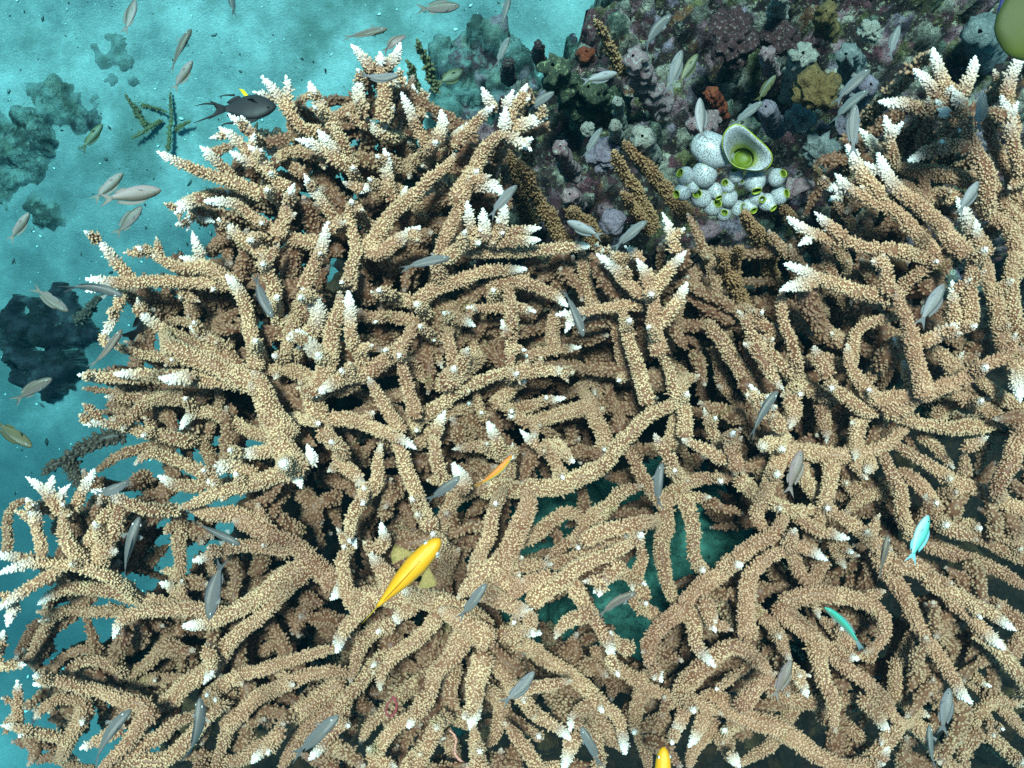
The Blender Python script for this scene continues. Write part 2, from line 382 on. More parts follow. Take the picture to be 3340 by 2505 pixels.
link("sand_debris", pb.mesh("sand_debris", False), kc.m)['kind'] = 'stuff'

# ------------------------------------------------------------------ the water: one box of even haze
k = NT("water_haze"); k.t.nodes.remove(k.b)
pv = k.n("ShaderNodeVolumePrincipled")
pv.inputs["Color"].default_value = (.010, .070, .10, 1)
pv.inputs["Absorption Color"].default_value = (.01, .80, .93, 1)
pv.inputs["Density"].default_value = .42
pv.inputs["Anisotropy"].default_value = .6
k.l(pv.outputs[0], k.t.nodes["Material Output"].inputs["Volume"])
hb = MB(); a, b, z0, z1 = 62, 62, -1.3, H + .06
V = [(x, y, z) for z in (z0, z1) for y in (-b, b) for x in (-a, a)]
hb.add(V, [(0, 2, 3, 1), (4, 5, 7, 6), (0, 1, 5, 4), (2, 6, 7, 3), (0, 4, 6, 2), (1, 3, 7, 5)])
link("haze", hb.mesh("haze", False), k.m)['kind'] = 'stuff'
# traced branches per colony: tile, level, tip, half width, base to tip
TRACE_TEXT = {
 'M': '''
A a W 45 1990,850 1850,690 1700,505
A a W 32 1880,730 1850,500
A b W 25 1780,660 1650,600
A b N 40 1890,800 1910,720 1935,660
A a W 44 2190,860 2080,680 2000,540
A a w 50 2210,900 2150,830 2110,755
A a W 42 1750,1130 1600,960 1425,830
A a W 34 1660,900 1490,750
A a W 28 1650,870 1570,760
A a W 40 1790,1180 1700,1050 1610,940
A a W 35 1670,1070 1495,990
A b W 42 1830,1030 1690,930
A a W 46 2211,1050 2080,950 1930,915
A a W 42 2190,1010 2075,855
A a W 45 1720,1265 1480,1170 1250,1090 1020,990
A b W 40 1520,1160 1400,1040 1305,955
A b P 38 1400,985 1530,930
A a W 52 1730,1230
A a w 54 1800,1560 1850,1380 1900,1215
A a W 50 1850,1560 1650,1400 1480,1300 1330,1300
A b w 40 1640,1300 1400,1230 1200,1310 1135,1330
A b W 36 1300,1350 1230,1400 1205,1490
A b W 34 1280,1360 1390,1440
A a W 44 1320,1270 1220,1330 1130,1375
A a W 48 2211,1460 2060,1280 1985,1145
A b W 40 1300,1680 1260,1520
A a w 46 1720,1659 1560,1540 1450,1440
A a W 58 1610,1545
A a W 50 2100,1570 2130,1445
A b N 50 2060,1010 1940,960 1780,1000
A c N 50 2150,1130 1980,1180 1800,1120
B a N 58 270,800 280,620 260,420
B a W 40 220,470 180,410 70,300
B a W 42 250,430 245,345
B a W 40 300,440 385,290
B a W 35 290,560 350,520 415,495
B a W 46 160,740 110,600 130,490
B b W 38 150,720 85,565
B a w 54 330,910 200,850 160,775
B a w 35 240,860 290,815
B a W 36 250,810 340,690
B a W 50 540,940 460,720 400,600
B b W 32 470,690 465,560
B b P 35 510,710 555,625
B a W 45 620,920 650,710
B a W 50 620,910
B a N 60 740,1320 860,1080 950,950 1060,840
B a W 46 1060,850 1130,680 1200,550
B a W 36 1060,710 1110,585
B a W 46 1070,850 1060,700
B a W 48 1080,840 1200,800 1330,760
B a W 40 1070,880 1130,900 1215,962
B a W 36 1000,720 915,570
B a w 42 740,940 860,800 985,700
B b w 50 690,970 820,810
B b N 50 720,990 500,1030 370,1095
B a W 48 340,1310 290,1100 275,965
B a W 46 80,1085
B a N 50 100,1659 60,1430 60,1330
B a w 46 340,1240 200,1200 130,1245
B a W 48 65,1310
B a N 62 180,1620 300,1400 480,1250 620,1150 720,1000
B a w 60 250,1659 380,1560 490,1480
B a N 60 610,1659 700,1500 790,1300 840,1140
B a W 48 850,1200 980,1200 1050,1260
B a W 40 850,1490 820,1310
B a W 42 930,1550 920,1360
B a W 42 1050,1500 1060,1310
B a w 42 900,1550 1100,1500 1275,1480
B a w 45 1000,1560 1290,1560
B a W 52 890,1570
B a N 62 680,1659 780,1610 890,1560
B b N 56 250,740 150,680 30,720 -40,760
B c N 55 480,1000 400,850 330,720
B c N 50 860,830 700,830 640,760
B b N 50 520,1380 420,1250 330,1180
B b w 44 330,1380 420,1220
B c N 52 640,1480 520,1430 400,1480
E a W 55 60,520 40,225
''',
 'E': '''
B a W 48 920,1640 1250,1625 1480,1600 1610,1600
E a w 56 520,235 700,180 900,110 1050,90 1195,85
E a w 54 1050,160 1220,180 1340,230 1460,325
E a W 50 250,215
E a W 54 490,305
E a W 44 980,215
E a W 40 510,455
E a W 40 690,375
E a W 44 290,605
E b N 48 560,280 650,300 760,330
E a W 40 700,380 780,410 855,455
E b N 44 440,400 180,395
E a N 48 1110,490 1090,330 1090,230
E a W 32 1085,340 950,335 825,330
E a W 30 1110,330 1250,362
E a N 44 1110,440 1110,560 1090,690
E a W 42 1100,520 1045,415
E b N 54 1370,560 1390,350
E b W 40 1150,690 1300,610 1545,590
E a w 48 1120,755 1300,735 1475,740
E a W 46 1135,755
E a N 62 410,1150 620,970 820,830 1000,760 1120,740
E a N 50 740,790 700,560
E a N 78 640,850 760,750 800,720
E b P 42 525,500 600,610 655,725
E b N 34 670,870 550,790
E a N 64 -20,890 160,760 330,660 410,540 450,470
E a N 54 490,1050 430,900 400,740 380,630
E a P 54 390,1160 270,950 180,785
E a w 58 -10,1040 200,1110 330,1150 465,1250
E a N 64 490,1570 430,1350 360,1230
E a W 46 610,1160 665,1025
E a W 62 1030,1240 945,1080
E a W 48 1400,1350 1290,1240 1175,1145
E a W 46 1500,1330
E b W 40 1110,1005
E b W 44 1190,975 1320,940 1440,925
E a N 74 960,1470 1100,1520 1350,1530 1600,1440 1760,1310 1850,1150 2060,990
E b P 50 1100,1360 1110,1230
E b P 52 1020,1290 900,1230 745,1240
E a w 75 810,1520 735,1350
E a N 54 620,1370 600,1200
E a P 54 240,1490 250,1235
E a W 58 10,1350 100,1420 160,1535
E b P 34 880,960 860,840
E b N 50 1630,300 1590,180 1555,50
E c N 50 1730,290 1690,80
E a N 58 2000,970 1890,620 1835,430
E b P 50 1850,760 1790,520 1720,330
E a N 54 2230,1010 2130,800 2085,630
E a P 58 2120,1330 2035,1155
E b N 58 2120,1250 2211,860
E c N 62 1700,880 1600,760 1450,680
E c N 62 1820,800 1680,740 1560,830
E b N 60 1480,1010 1250,1080 1150,1040
E b N 58 980,980 1100,880 1160,780
E c N 58 900,1150 1000,1000 1080,920
E b N 58 2130,1659 1980,1480 1900,1300
E b N 60 700,1659 740,1560 900,1500
E c N 56 350,900 200,920 40,860
E b N 50 540,1180 640,1060 700,1010
E c N 60 1300,430 1250,560 1180,620
E c N 56 880,300 900,450 950,620
E b N 60 1720,1280 1690,1120 1620,980
E b N 62 1700,1659 1820,1540 1950,1480
E c N 60 2040,560 2120,680 2211,760
''',
 'U': '''
C c N 46 190,1700 110,1560 40,1390
C c N 46 1080,1700 980,1580 900,1440
C c N 44 1250,1640 1160,1540 1090,1440
F c N 50 800,330 740,160 700,-60
F c N 48 930,420 880,280 850,130
F b N 44 1010,260 960,100 930,-60
F b N 46 620,520 540,450 470,370
F c N 50 180,420 120,260 70,110
F c N 50 300,520 240,330 210,160
F c N 52 1150,420 1060,330 1000,220
E c N 54 2180,420 2210,260 2190,120
C c N 46 720,1659 640,1600 560,1500
B a W 36 2180,1640 2140,1530 2090,1405
B a w 30 1960,1680 1850,1600
B b W 34 1770,1659 1660,1615
E a W 38 1960,320 1800,320 1600,360 1405,378
E a W 34 1510,385 1455,485
E a W 46 1950,260 1790,100 1670,-10
E a w 44 2000,170 1920,20
E a N 60 2070,650 2030,400 2000,200 1970,100
E a w 48 2010,260 2090,130 2220,-20
E a w 48 2050,450 2150,330 2240,180
E b W 28 1990,330 1955,255
E a W 36 1990,460
''',
 'R': '''
C a N 64 2000,1300 1930,1050 1850,850 1760,600
C a W 48 1770,740 1610,570 1505,450
C a W 46 1710,580 1650,440 1640,315
C a W 44 1830,620 1890,375
C a w 46 1790,690 1765,580
C a W 46 1760,750 1500,690 1285,660
C a w 46 1720,760 1660,710
C a W 40 1375,1030 1310,755
C a W 30 1340,890 1425,795
C b W 44 1340,1130 1240,960 1155,835
C a W 50 1290,1250 1130,1090 1065,935
C a w 44 1860,980 1780,940 1620,970 1475,1030
C a W 60 1850,1659 1620,1400 1400,1220 1255,1005
C b W 30 1260,1120 1190,1060
C b N 54 1900,1180 1580,1110 1340,1080
C a W 50 1640,1659 1450,1420 1250,1300 1050,1220 905,1200
C a W 34 1080,1230 1000,1135
C b W 24 1040,1240 965,1290
C a W 48 1600,1659 1300,1620 1000,1560 800,1510 685,1415
C a w 38 1050,1550 870,1390
C a W 30 850,1530 770,1580
C a W 56 2120,900 2100,640 2140,480 2185,320
C b P 40 2110,660 2020,465
C a W 56 2211,1150 2130,850 2080,630
C a W 26 2120,770 2170,670
C b W 50 1960,1659 1860,1450 1780,1290
C b N 66 2240,1560 2060,1300 1960,1000
C b N 58 2240,1320 2120,1100 2000,900
C b N 40 1560,1340 1560,1180
C b w 40 1960,1659 1900,1430
C b N 56 1960,800 1830,760 1700,860
C b N 56 1750,1250 1560,1280 1400,1180
C b N 56 2211,1659 2100,1450 1920,1330
F a W 50 1420,270 1300,265 1100,230 900,150 680,45
F a W 38 860,190 760,190 650,218
F a N 50 1330,250 1330,100 1310,-10
F b N 40 1390,240 1550,90 1700,-10
F a N 58 1880,350 1850,100 1880,-10
F a w 44 1760,340 1740,170
F a W 46 1550,570 1700,480 1855,450
F a N 60 1570,920 1500,560 1420,320 1370,240
F b w 26 1470,630 1375,540
F a N 60 1280,960 1600,890 1800,800 2000,680 2230,600
F b N 50 1700,660 1600,560
F a w 66 2150,680 2190,920
F b N 58 2080,600 2050,350 1980,120
F b N 58 2230,560 2150,380 2110,150 2130,0
F a N 76 2240,1180 2090,1330 2050,1520
F b N 54 2010,1000 1760,900
F b N 56 2211,1000 2050,900 1930,820
''',
 'D': '''
D a W 44 880,180 780,60 635,-110
D a w 52 1560,210 1330,60 1150,90 1000,0 905,-60
D a w 58 1640,620 1620,400 1570,220 1470,135
D a w 48 1480,160 1330,60 1180,15
D a W 46 1490,200 1250,170 1000,170 800,170 560,145
D b W 40 950,350 850,260 720,190 575,220
D a W 40 780,280 730,420 660,535
D b N 42 1190,190 1215,390
D c N 40 1240,415 1060,410
D a w 58 1560,720 1250,580 1050,470 880,375
D b w 50 1500,640 1380,540 1235,470
D b P 40 1240,690 1060,650 900,640 725,575
D a N 88 1720,860 1400,720 1200,640 1090,590
D a w 58 1650,840 1300,800 900,770 750,770
D a w 46 920,780 650,780 515,775
D a W 52 1260,790 1025,790
D c N 36 1100,860 700,880 535,850
D b P 48 1200,930 900,920 680,912
D b P 48 1180,900 980,930 870,1020 785,1125
D b w 54 1200,1190 900,1130 700,1060 555,1090
D c N 44 900,1020 640,1010
D b w 54 1660,1160 1480,1060 1300,980 1200,1030 1185,1110
D c N 58 1390,1350 1320,1200 1230,1080
D b P 50 1300,1400 1100,1300 960,1270 875,1350
D c N 48 1050,1220 800,1270 650,1390
D a N 105 1960,1420 1800,1150 1700,950 1640,820
D a N 90 1900,1200 1750,1000 1660,740
D a w 58 1740,1275 1530,1280
D a W 54 1660,1430 1500,1345 1390,1390 1345,1460
D a W 50 1655,540
D a W 55 1780,260
D a W 68 2060,430 2060,280 1965,220
D a W 62 2070,650 1980,540 1920,490
D b W 38 1940,590
D a N 58 1780,210 1730,100 1700,-20
D a N 85 2000,960 2100,760 2150,500 2211,230
D a W 48 2020,1350 1990,1235
D a w 45 2060,1085
D a w 58 2211,780 2110,850 2045,905
D a N 58 2080,1110 2211,1250
D a w 54 1920,1340 1960,1490
D a N 64 2000,1370 1700,1440 1450,1520 1170,1645
D b w 48 1330,1490 1150,1500 1035,1425
D b N 48 1600,1480 1300,1490
D c N 50 1560,1180 1480,1300 1380,1400
D b N 60 1960,780 1850,720 1680,760
D c N 54 1350,1140 1400,1020 1420,900
D b N 60 1900,420 1860,560 1840,700
''',
 'L': '''
D a W 48 980,1640 900,1620 760,1570 605,1520
D a W 42 470,1680 540,1530 605,1395
D a W 42 410,1680 330,1560 280,1500 190,1445
D a W 36 320,1560 345,1435
D a W 34 360,1600 440,1490
D a W 44 240,1760 215,1659 185,1575
D a w 34 400,1605
D c N 40 60,1640 110,1610
G a w 44 290,290 240,130 195,-40
G a N 62 530,310 430,150 390,0
G a N 44 560,230 620,100 690,10
G a N 72 630,350 720,150 780,-20
G a W 50 740,430 420,325 150,310 15,385
G b W 40 260,320 100,290 -40,280
G a W 46 330,410 150,520 -20,620
G a W 42 110,560 60,735
G c N 50 700,640 420,640 250,640
G c N 40 420,640 320,700 250,790
''',
 'G': '''
G a W 58 1240,650 900,560 560,480 370,490 260,595
G a W 58 1310,620 1000,640 830,650 740,720 725,805
G a W 78 2000,320 1700,520 1480,680 1350,740 1195,755
G a w 54 1900,260 1600,215 1400,260 1255,310
G a N 84 2060,360 1900,210 1650,120 1500,40
G a N 70 1780,140 1550,20 1200,-10
G b w 48 1200,580 1120,480 1050,465
G b N 56 1150,100 1170,220 1190,360
G b N 44 760,990 520,950 360,1110
G c N 46 740,920 500,880 340,990
G a W 58 980,1260 600,1150 350,1070 205,1110
G b W 44 600,1260 400,1190 280,1270 215,1365
G a w 40 470,1480 200,1410 25,1390
G a W 38 120,1320 130,1200 110,1095
G b P 36 40,1420 90,1300
G a W 42 -40,980 10,860 30,780
G a W 30 -30,1000 165,990
G a N 70 1040,1250 1300,1080 1450,900 1600,740 1920,470
G a N 58 1390,1130 1700,1010 2000,930 2230,870
G b P 34 1350,1050 1340,870
G a W 52 1340,880 1390,990 1325,1090
G a P 48 1900,1115
G b N 58 1390,1180 1330,1340 1300,1490
G a N 64 1030,1680 1250,1450 1420,1240
G a N 62 680,1680 1000,1460 1310,1280
G a W 46 800,1390 650,1480 520,1535
G b W 44 800,1350 700,1420 625,1490
G a W 54 1830,1410 1740,1520 1640,1620
G a W 58 2190,1390 2100,1500 2015,1590
G b N 74 2230,1080 1950,1300 1580,1630
G a w 54 2230,470 2145,560
G a w 42 2211,780 2180,880
G c N 60 520,1680 330,1560 250,1640
G b N 64 2211,1250 2000,1380 1850,1600 1800,1680
G b N 60 1500,1180 1480,1380 1400,1660
G c N 62 1080,800 1000,950 850,1060
G c N 58 1650,920 1780,860 1950,780
G a N 66 1560,1330 1650,1200 1900,1080 2150,1020
G b N 60 560,1250 480,1400 420,1560
G c N 60 1700,460 1500,560 1400,420
G a N 62 1000,1250 900,1400 760,1560 640,1680
G c N 58 700,1180 880,1100 1150,1060
''',
 'K': '''
F a N 44 1110,640 1120,480 1250,410 1400,390
F a P 54 1210,900 1080,720 1055,580
F b P 40 1190,810 1280,725
F a P 58 1500,920 1440,685
F a P 58 1160,1000 1000,880 950,815
F a P 58 960,790 845,595
F a P 62 1140,1110 1125,1310
F b P 54 930,1060 920,1190
F b P 50 1040,1420 985,1305
F a P 48 650,720 500,560 420,470 365,365
F a N 48 730,660 650,420 600,265
F b P 44 950,500 850,360 785,310
F a P 58 470,590 560,760 650,860
F a w 50 650,1130 540,1000 435,845
F a P 68 700,910 700,1110
F a P 82 520,1230
F b P 46 220,1180 150,1005
F a P 50 260,1320 100,1240 10,1190
F a P 58 360,1390 320,1280 275,1165
F a N 72 640,1270 560,1450 470,1659
F a P 74 1180,1400
F b P 46 1540,1130 1680,1270 1755,1365
F b N 44 1830,1450 1820,1260
F a P 50 1830,1250 1960,1180
F a N 62 2020,1100 1800,1120 1500,1080 1280,1000
F a N 62 1300,1000 1400,1000 1560,900
F a N 66 700,1230 900,1290 1150,1310 1350,1200
F a N 60 350,1430 480,1560 700,1650
F b N 60 900,900 760,830 640,900
F b N 56 1000,720 920,650 840,690
F b N 60 1320,1500 1180,1560 1060,1659
F a N 58 950,1480 960,1580 900,1659
F b N 58 -20,1500 120,1420 250,1440
F b N 60 380,700 280,600 180,480
F c N 70 300,900 260,760 220,620
F c N 66 380,1010 320,900 240,840
F b N 60 1650,1040 1730,950 1820,960
F b N 60 820,1500 760,1400 830,1300
H b N 66 2090,-20 2080,250 2105,520
I b N 58 60,-20 60,285
''',
 'I': '''
F a N 60 2230,1650 1900,1520 1650,1400 1500,1310
F a N 60 1420,1659 1400,1500 1330,1320
F a N 60 1660,1659 1560,1500 1440,1380
H a w 68 2240,600 2050,760 1990,900 2065,1100
H a W 58 2240,1290 2160,1470
H b W 28 2090,1480 2035,1430
I a N 74 -20,640 200,420 380,250 620,140
I a N 72 430,620 420,440 520,300 720,210
I a w 54 610,190 800,230 930,295
I b P 54 990,210 1045,360
I a w 50 880,120 1065,160
I b P 54 890,340 830,500 870,670
I b N 56 730,320 850,530
I a N 74 620,600 850,830 1100,1020 1300,1180 1340,1300
I a N 70 630,590 900,520 1150,540 1300,620 1370,780 1190,910
I a W 72 1330,310 1450,600 1600,850 1700,1000 1750,1110 1870,1240
I a w 74 1460,310 1750,550 1950,760 2070,880
I a w 60 1560,430 1900,600 2150,745
I b N 66 1480,140 1700,250 2000,370 2240,510
I b N 62 1880,80 2230,210
I b N 62 1400,1230 1380,1000 1490,780
I a W 58 1150,1190 1250,1300 1335,1430
I b P 54 1400,1180 1500,1280 1600,1325
I a W 58 130,560 190,680 220,780
I a W 62 80,680 80,850 195,1000
I a N 78 80,1020 250,900 400,830 520,1000 570,1060
I a W 30 220,1145
I a N 74 340,1260 600,1050
I b P 54 550,690 650,850 705,960
I a W 46 690,990 760,1100 805,1185
I b P 42 640,1070 690,1190
I a N 88 180,1190 500,1350 800,1500 1020,1680
I b N 66 640,1190 950,1250 1150,1200
I a N 66 890,980 960,1200 1000,1420
I a W 58 160,1290 55,1515
I a W 56 300,1560 365,1650
I b N 60 190,1390 340,1630
I b N 66 1690,890 1950,1150 2240,1460
I b N 60 1790,1290 2050,1500 2230,1660
I b W 30 2000,1370 2060,1390
I a N 62 1890,740 2240,1080
I b N 58 1450,1290 1600,1500 1770,1680
I a w 58 1270,1620 1345,1490
I a N 58 1140,1680 1300,1500 1420,1390
I b N 60 2240,800 2120,640 1980,560
I b N 60 1240,940 1100,900 1000,780
I b N 60 420,1300 330,1380 260,1500
I b N 60 700,1300 640,1450 500,1560
I a N 62 -20,1180 120,1240 260,1300
I b N 60 2240,300 2050,230 1800,110
I a N 60 1640,40 1750,120 1900,180
I b N 62 900,1300 1050,1400 1180,1500
I b N 60 1950,1290 2020,1180 2180,1250
I b N 60 1900,1420 1820,1560 1850,1680
I a N 60 1250,200 1150,100 1000,20
I b N 60 150,1450 60,1560 40,1680
''',
 'H': '''
H b N 50 1480,320 1640,240 1800,120
H b N 48 1600,40 1500,190 1340,300
H b N 50 1990,560 1900,440 1960,300
H b N 48 2110,760 2010,640 1900,620
H b P 46 1150,860 1110,740 1130,640
H a N 98 950,780 700,590 450,560 200,530
H a N 105 980,860 820,720 640,640
H a w 54 490,610 400,670 325,740
H a P 58 580,760 400,880 270,1000 260,1145
H a P 84 720,900 620,1050 560,1250
H a w 84 920,890 880,1150 845,1400
H a w 62 960,890 1100,1150 1300,1330 1485,1455
H a w 66 1100,820 1400,1000 1650,1180 1850,1370 1840,1550
H b w 58 1010,790 1290,785
H a w 74 980,560 1200,640 1260,710
H a P 68 1230,590 1450,410 1700,280 1920,185
H a w 62 1540,540 1700,760 1745,950
H a P 56 1620,650 1480,690 1395,820
H a W 54 1810,340 1720,420 1650,505
H b P 48 1750,380 1880,400 1890,510
H a N 104 1010,440 1110,200 1210,-20
H a N 58 860,360 960,130 1000,-20
H b P 58 1150,350 1370,340
H a N 58 1560,190 1750,110 1940,60
H a P 82 310,440 200,280
H a w 54 280,190 270,70
H a w 44 600,130
H a w 50 50,80 85,210
H a N 58 40,540 0,300
H b N 58 640,460 770,240
H a N 62 480,1680 600,1450 650,1330
H a N 60 180,1680 300,1450 420,1330
H a N 60 430,1680 560,1480
H a N 60 900,1680 880,1500 865,1380
H a N 60 1260,1680 1180,1500 1060,1370
H b P 50 1070,1340 1180,1400 1310,1470
H a W 66 1520,1440 1430,1659
H a W 54 1620,1240 1520,1300 1490,1410
H b N 60 1640,890 1780,1000 1950,1100 2120,1210
H b N 62 760,1020 700,1150 760,1400
H b N 62 1500,1100 1600,1250 1850,1560
H b N 60 1000,1180 1050,1330 1000,1500
H a N 62 1180,1130 1330,1150 1480,1100
H b N 60 380,1180 240,1320 120,1500
H b N 60 300,900 160,1050 40,1200
H a N 60 1380,420 1180,470 1020,600
H b N 60 640,1380 720,1560 760,1680
H a w 60 150,620 40,740 -40,900
H b N 60 200,760 100,900 60,1100
H b N 64 1540,1200 1640,1400 1700,1660
H b N 60 1900,1300 1960,1500 2000,1680
H a N 62 1030,300 880,420 760,560
H b N 60 1280,150 1350,60 1480,-20
H b N 60 1880,900 1800,860 1700,840
H b W 42 1850,1480 1835,1560
''',
}
# ------------------------------------------------------------------ branching corals
def smooth_path(pts, n):
    pts = np.asarray(pts, float)
    if len(pts) == 2:
        mid = pts.mean(0); L = np.linalg.norm(pts[1] - pts[0])
        mid = mid + rng.normal(0, .035, 3) * L; pts = np.array([pts[0], mid, pts[1]])
    L = np.concatenate([[0], np.cumsum(np.linalg.norm(np.diff(pts, axis=0), axis=1))])
    m = 12 * len(pts); t = np.linspace(0, L[-1], m); q = np.stack([np.interp(t, L, pts[:, i]) for i in range(3)], 1)
    k = max(2, m // 9)                                   # straight runs with rounded corners, ends kept
    for _ in range(2):
        e = np.vstack([2 * q[0] - q[k:0:-1], q, 2 * q[-1] - q[-2:-k - 2:-1]])
        c = np.cumsum(np.vstack([np.zeros(3), e]), 0); q = (c[2 * k + 1:] - c[:-2 * k - 1]) / (2 * k + 1)
    return q
def resample(path, ds):
    L = np.concatenate([[0], np.cumsum(np.linalg.norm(np.diff(path, axis=0), axis=1))])
    n = max(4, int(L[-1] / ds) + 1); s = np.linspace(0, L[-1], n)
    return np.stack([np.interp(s, L, path[:, i]) for i in range(3)], 1), s, L[-1]
def frames(p):
    T = np.gradient(p, axis=0); T /= np.linalg.norm(T, axis=1)[:, None] + 1e-12
    u = np.cross(T[0], [0, 0, 1.0])
    if np.linalg.norm(u) < 1e-3: u = np.cross(T[0], [1.0, 0, 0])
    U = []
    for t in T:
        u = u - t * np.dot(u, t); u = u / (np.linalg.norm(u) + 1e-12); U.append(u)
    U = np.array(U); return T, U, np.cross(T, U)
def cup_template(fine):
    m = 6 if fine else 5
    a = np.arange(m) * 2 * np.pi / m
    rings = [(1.15, -.25, 0.), (.98, .55, .45), (.62, 1.0, 1.0)] if fine else [(1.15, -.2, 0.), (.85, .75, .7)]
    V = []; rim = []
    for r, h, q in rings:
        V += [(r * math.cos(x), r * math.sin(x), h) for x in a]; rim += [q] * m
    V.append((0, 0, .86 if fine else 1.05)); rim.append(.75 if fine else 1.0)
    Q = grid_faces(len(rings), m); b = (len(rings) - 1) * m
    T = np.array([(b + i, b + (i + 1) % m, len(V) - 1) for i in range(m)])
    return np.array(V), Q, T, np.array(rim)
CUP = {True: cup_template(True), False: cup_template(False)}
n_cups = 0
def branch_into(mb, pts, r, tip='P', tint=0., fine=True, spacing=.0034, cup=1.0, cull=-.40, tip_r=.50, warm=None):
    global n_cups
    warm = float(rng.random()) if warm is None else warm
    path = smooth_path(pts, 10)
    p, s, L = resample(path, .0035)
    wob = .0022 * np.stack([vnoise(s * 45 + rng.random() * 50, s * 0 + i * 7.3, 3) - .5 for i in range(3)], 1) * 2
    p = p + wob * (r / .006)
    T, U, W = frames(p)
    end = np.clip((L - s) / (1.25 * r), 0, 1)
    prof = r * (1 + .20 * np.exp(-s / (1.6 * r))) * (1 - (1 - tip_r) * np.clip(s / max(L, 1e-6), 0, 1) ** 1.3) * np.sqrt(np.clip(1 - (1 - end) ** 2.2, .02, 1)) * np.sqrt(np.clip(1 - (1 - np.clip(s / (.9 * r), 0, 1)) ** 2, .05, 1))
    prof = prof * (1 + .16 * (vnoise(s * 60 + rng.random() * 99, s * 0, 9) - .5))
    tl = {'W': 6.5 * r, 'w': 4.0 * r, 's': 3.0 * r, 'P': 1.6 * r, 'N': .8 * r, 'e': 1.1 * r}[tip] ; ts = {'W': 1.0, 's': .95, 'w': .9, 'P': .35, 'N': .15, 'e': 1.0}[tip]
    tipw = ts * np.clip(1 - (L - s) / (tl + 1e-6), 0, 1) ** 1.5
    m = 10
    a = np.arange(m) * 2 * np.pi / m
    ring = (U[:, None, :] * np.cos(a)[None, :, None] + W[:, None, :] * np.sin(a)[None, :, None])
    V = p[:, None, :] + ring * prof[:, None, None]
    n = len(p)
    mb.add(V.reshape(-1, 3), grid_faces(n, m), rim=np.full(n * m, .05), tip=np.repeat(tipw, m), tint=np.full(n * m, tint), warm=np.full(n * m, warm))
    # corallites
    sp = spacing
    area = np.concatenate([[0], np.cumsum(2 * np.pi * np.maximum(prof[:-1], r * .3) * np.diff(s))])
    N0 = max(20, int(area[-1] / (sp * sp * .86)))
    u = (np.arange(N0) + .5) / N0 * area[-1]
    sj = np.clip(np.interp(u, area, s) + rng.normal(0, sp * .30, N0), 0, L * .999)
    th = np.arange(N0) * 2.399963 + rng.normal(0, .55 * sp / r, N0)
    i = np.clip(np.searchsorted(s, sj), 1, n - 1); fr = ((sj - s[i - 1]) / (s[i] - s[i - 1]))[:, None]
    lerp = lambda q: q[i - 1] * (1 - fr) + q[i] * fr
    pr = np.interp(sj, s, prof)[:, None]; pi_ = lerp(p); Ti = lerp(T)
    nr = lerp(U) * np.cos(th)[:, None] + lerp(W) * np.sin(th)[:, None]
    e = np.clip((L - sj) / (1.2 * r), 0, 1)[:, None]
    lean = .42 + 1.0 * (1 - e) ** 1.5 + rng.normal(0, .15, (N0, 1))
    lean = lean - 2.0 * np.clip(1 - sj / (1.1 * r), 0, 1)[:, None]
    d = nr + Ti * lean; d /= np.linalg.norm(d, axis=1)[:, None]
    C = [pi_ + nr * pr * .93]; D = [d]; TW = [np.interp(sj, s, tipw)]; SZ = [.34 + .66 * np.clip((L - sj) / (3.0 * r), 0, 1)]
    for q in range(5):                                   # blunt lower end
        aa = q * 2 * np.pi / 5
        d = -T[0] + (U[0] * math.cos(aa) + W[0] * math.sin(aa)) * .5; d /= np.linalg.norm(d)
        C.append((p[0] + (U[0] * math.cos(aa) + W[0] * math.sin(aa)) * r * .2)[None]); D.append(d[None]); TW.append([0.]); SZ.append([.9])
    # apical floret
    for q in range(5):
        aa = q * 2 * np.pi / 5 + .3
        d = T[-1] * 1.0 + (U[-1] * math.cos(aa) + W[-1] * math.sin(aa)) * .6; d /= np.linalg.norm(d)
        C.append((p[-1] + (U[-1] * math.cos(aa) + W[-1] * math.sin(aa)) * r * .22)[None]); D.append(d[None]); TW.append(tipw[-1:]); SZ.append([.42])
    C.append(p[-1:]); D.append(T[-1:]); TW.append(tipw[-1:]); SZ.append([.9])
    C = np.concatenate(C); D = np.concatenate(D); TW = np.concatenate(TW); SZ = np.concatenate(SZ)
    keep = D[:, 2] > cull
    C, D, TW, SZ = C[keep], D[keep], TW[keep], SZ[keep]
    N = len(C); n_cups += N
    tv, tq, tt, trim = CUP[fine]
    ax = np.cross(D, np.array([.31, .52, .79])); ax /= np.linalg.norm(ax, axis=1)[:, None] + 1e-9
    ay = np.cross(D, ax)
    cr = sp * .46 * rng.uniform(.70, 1.2, N) * cup * (.6 + .4 * SZ); ch = sp * (1.08 if fine else .72) * np.exp(rng.normal(0, .30, N)) * cup * SZ
    VV = C[:, None, :] + (ax[:, None, :] * tv[None, :, 0:1] + ay[:, None, :] * tv[None, :, 1:2]) * cr[:, None, None] + D[:, None, :] * tv[None, :, 2:3] * ch[:, None, None]
    k = len(tv); off = (np.arange(N) * k)[:, None, None]
    mb.add(VV.reshape(-1, 3), (tq[None] + off).reshape(-1, 4), (tt[None] + off).reshape(-1, 3),
           rim=np.tile(trim, N), tip=np.repeat(TW, k), tint=np.full(N * k, tint), warm=np.full(N * k, warm))

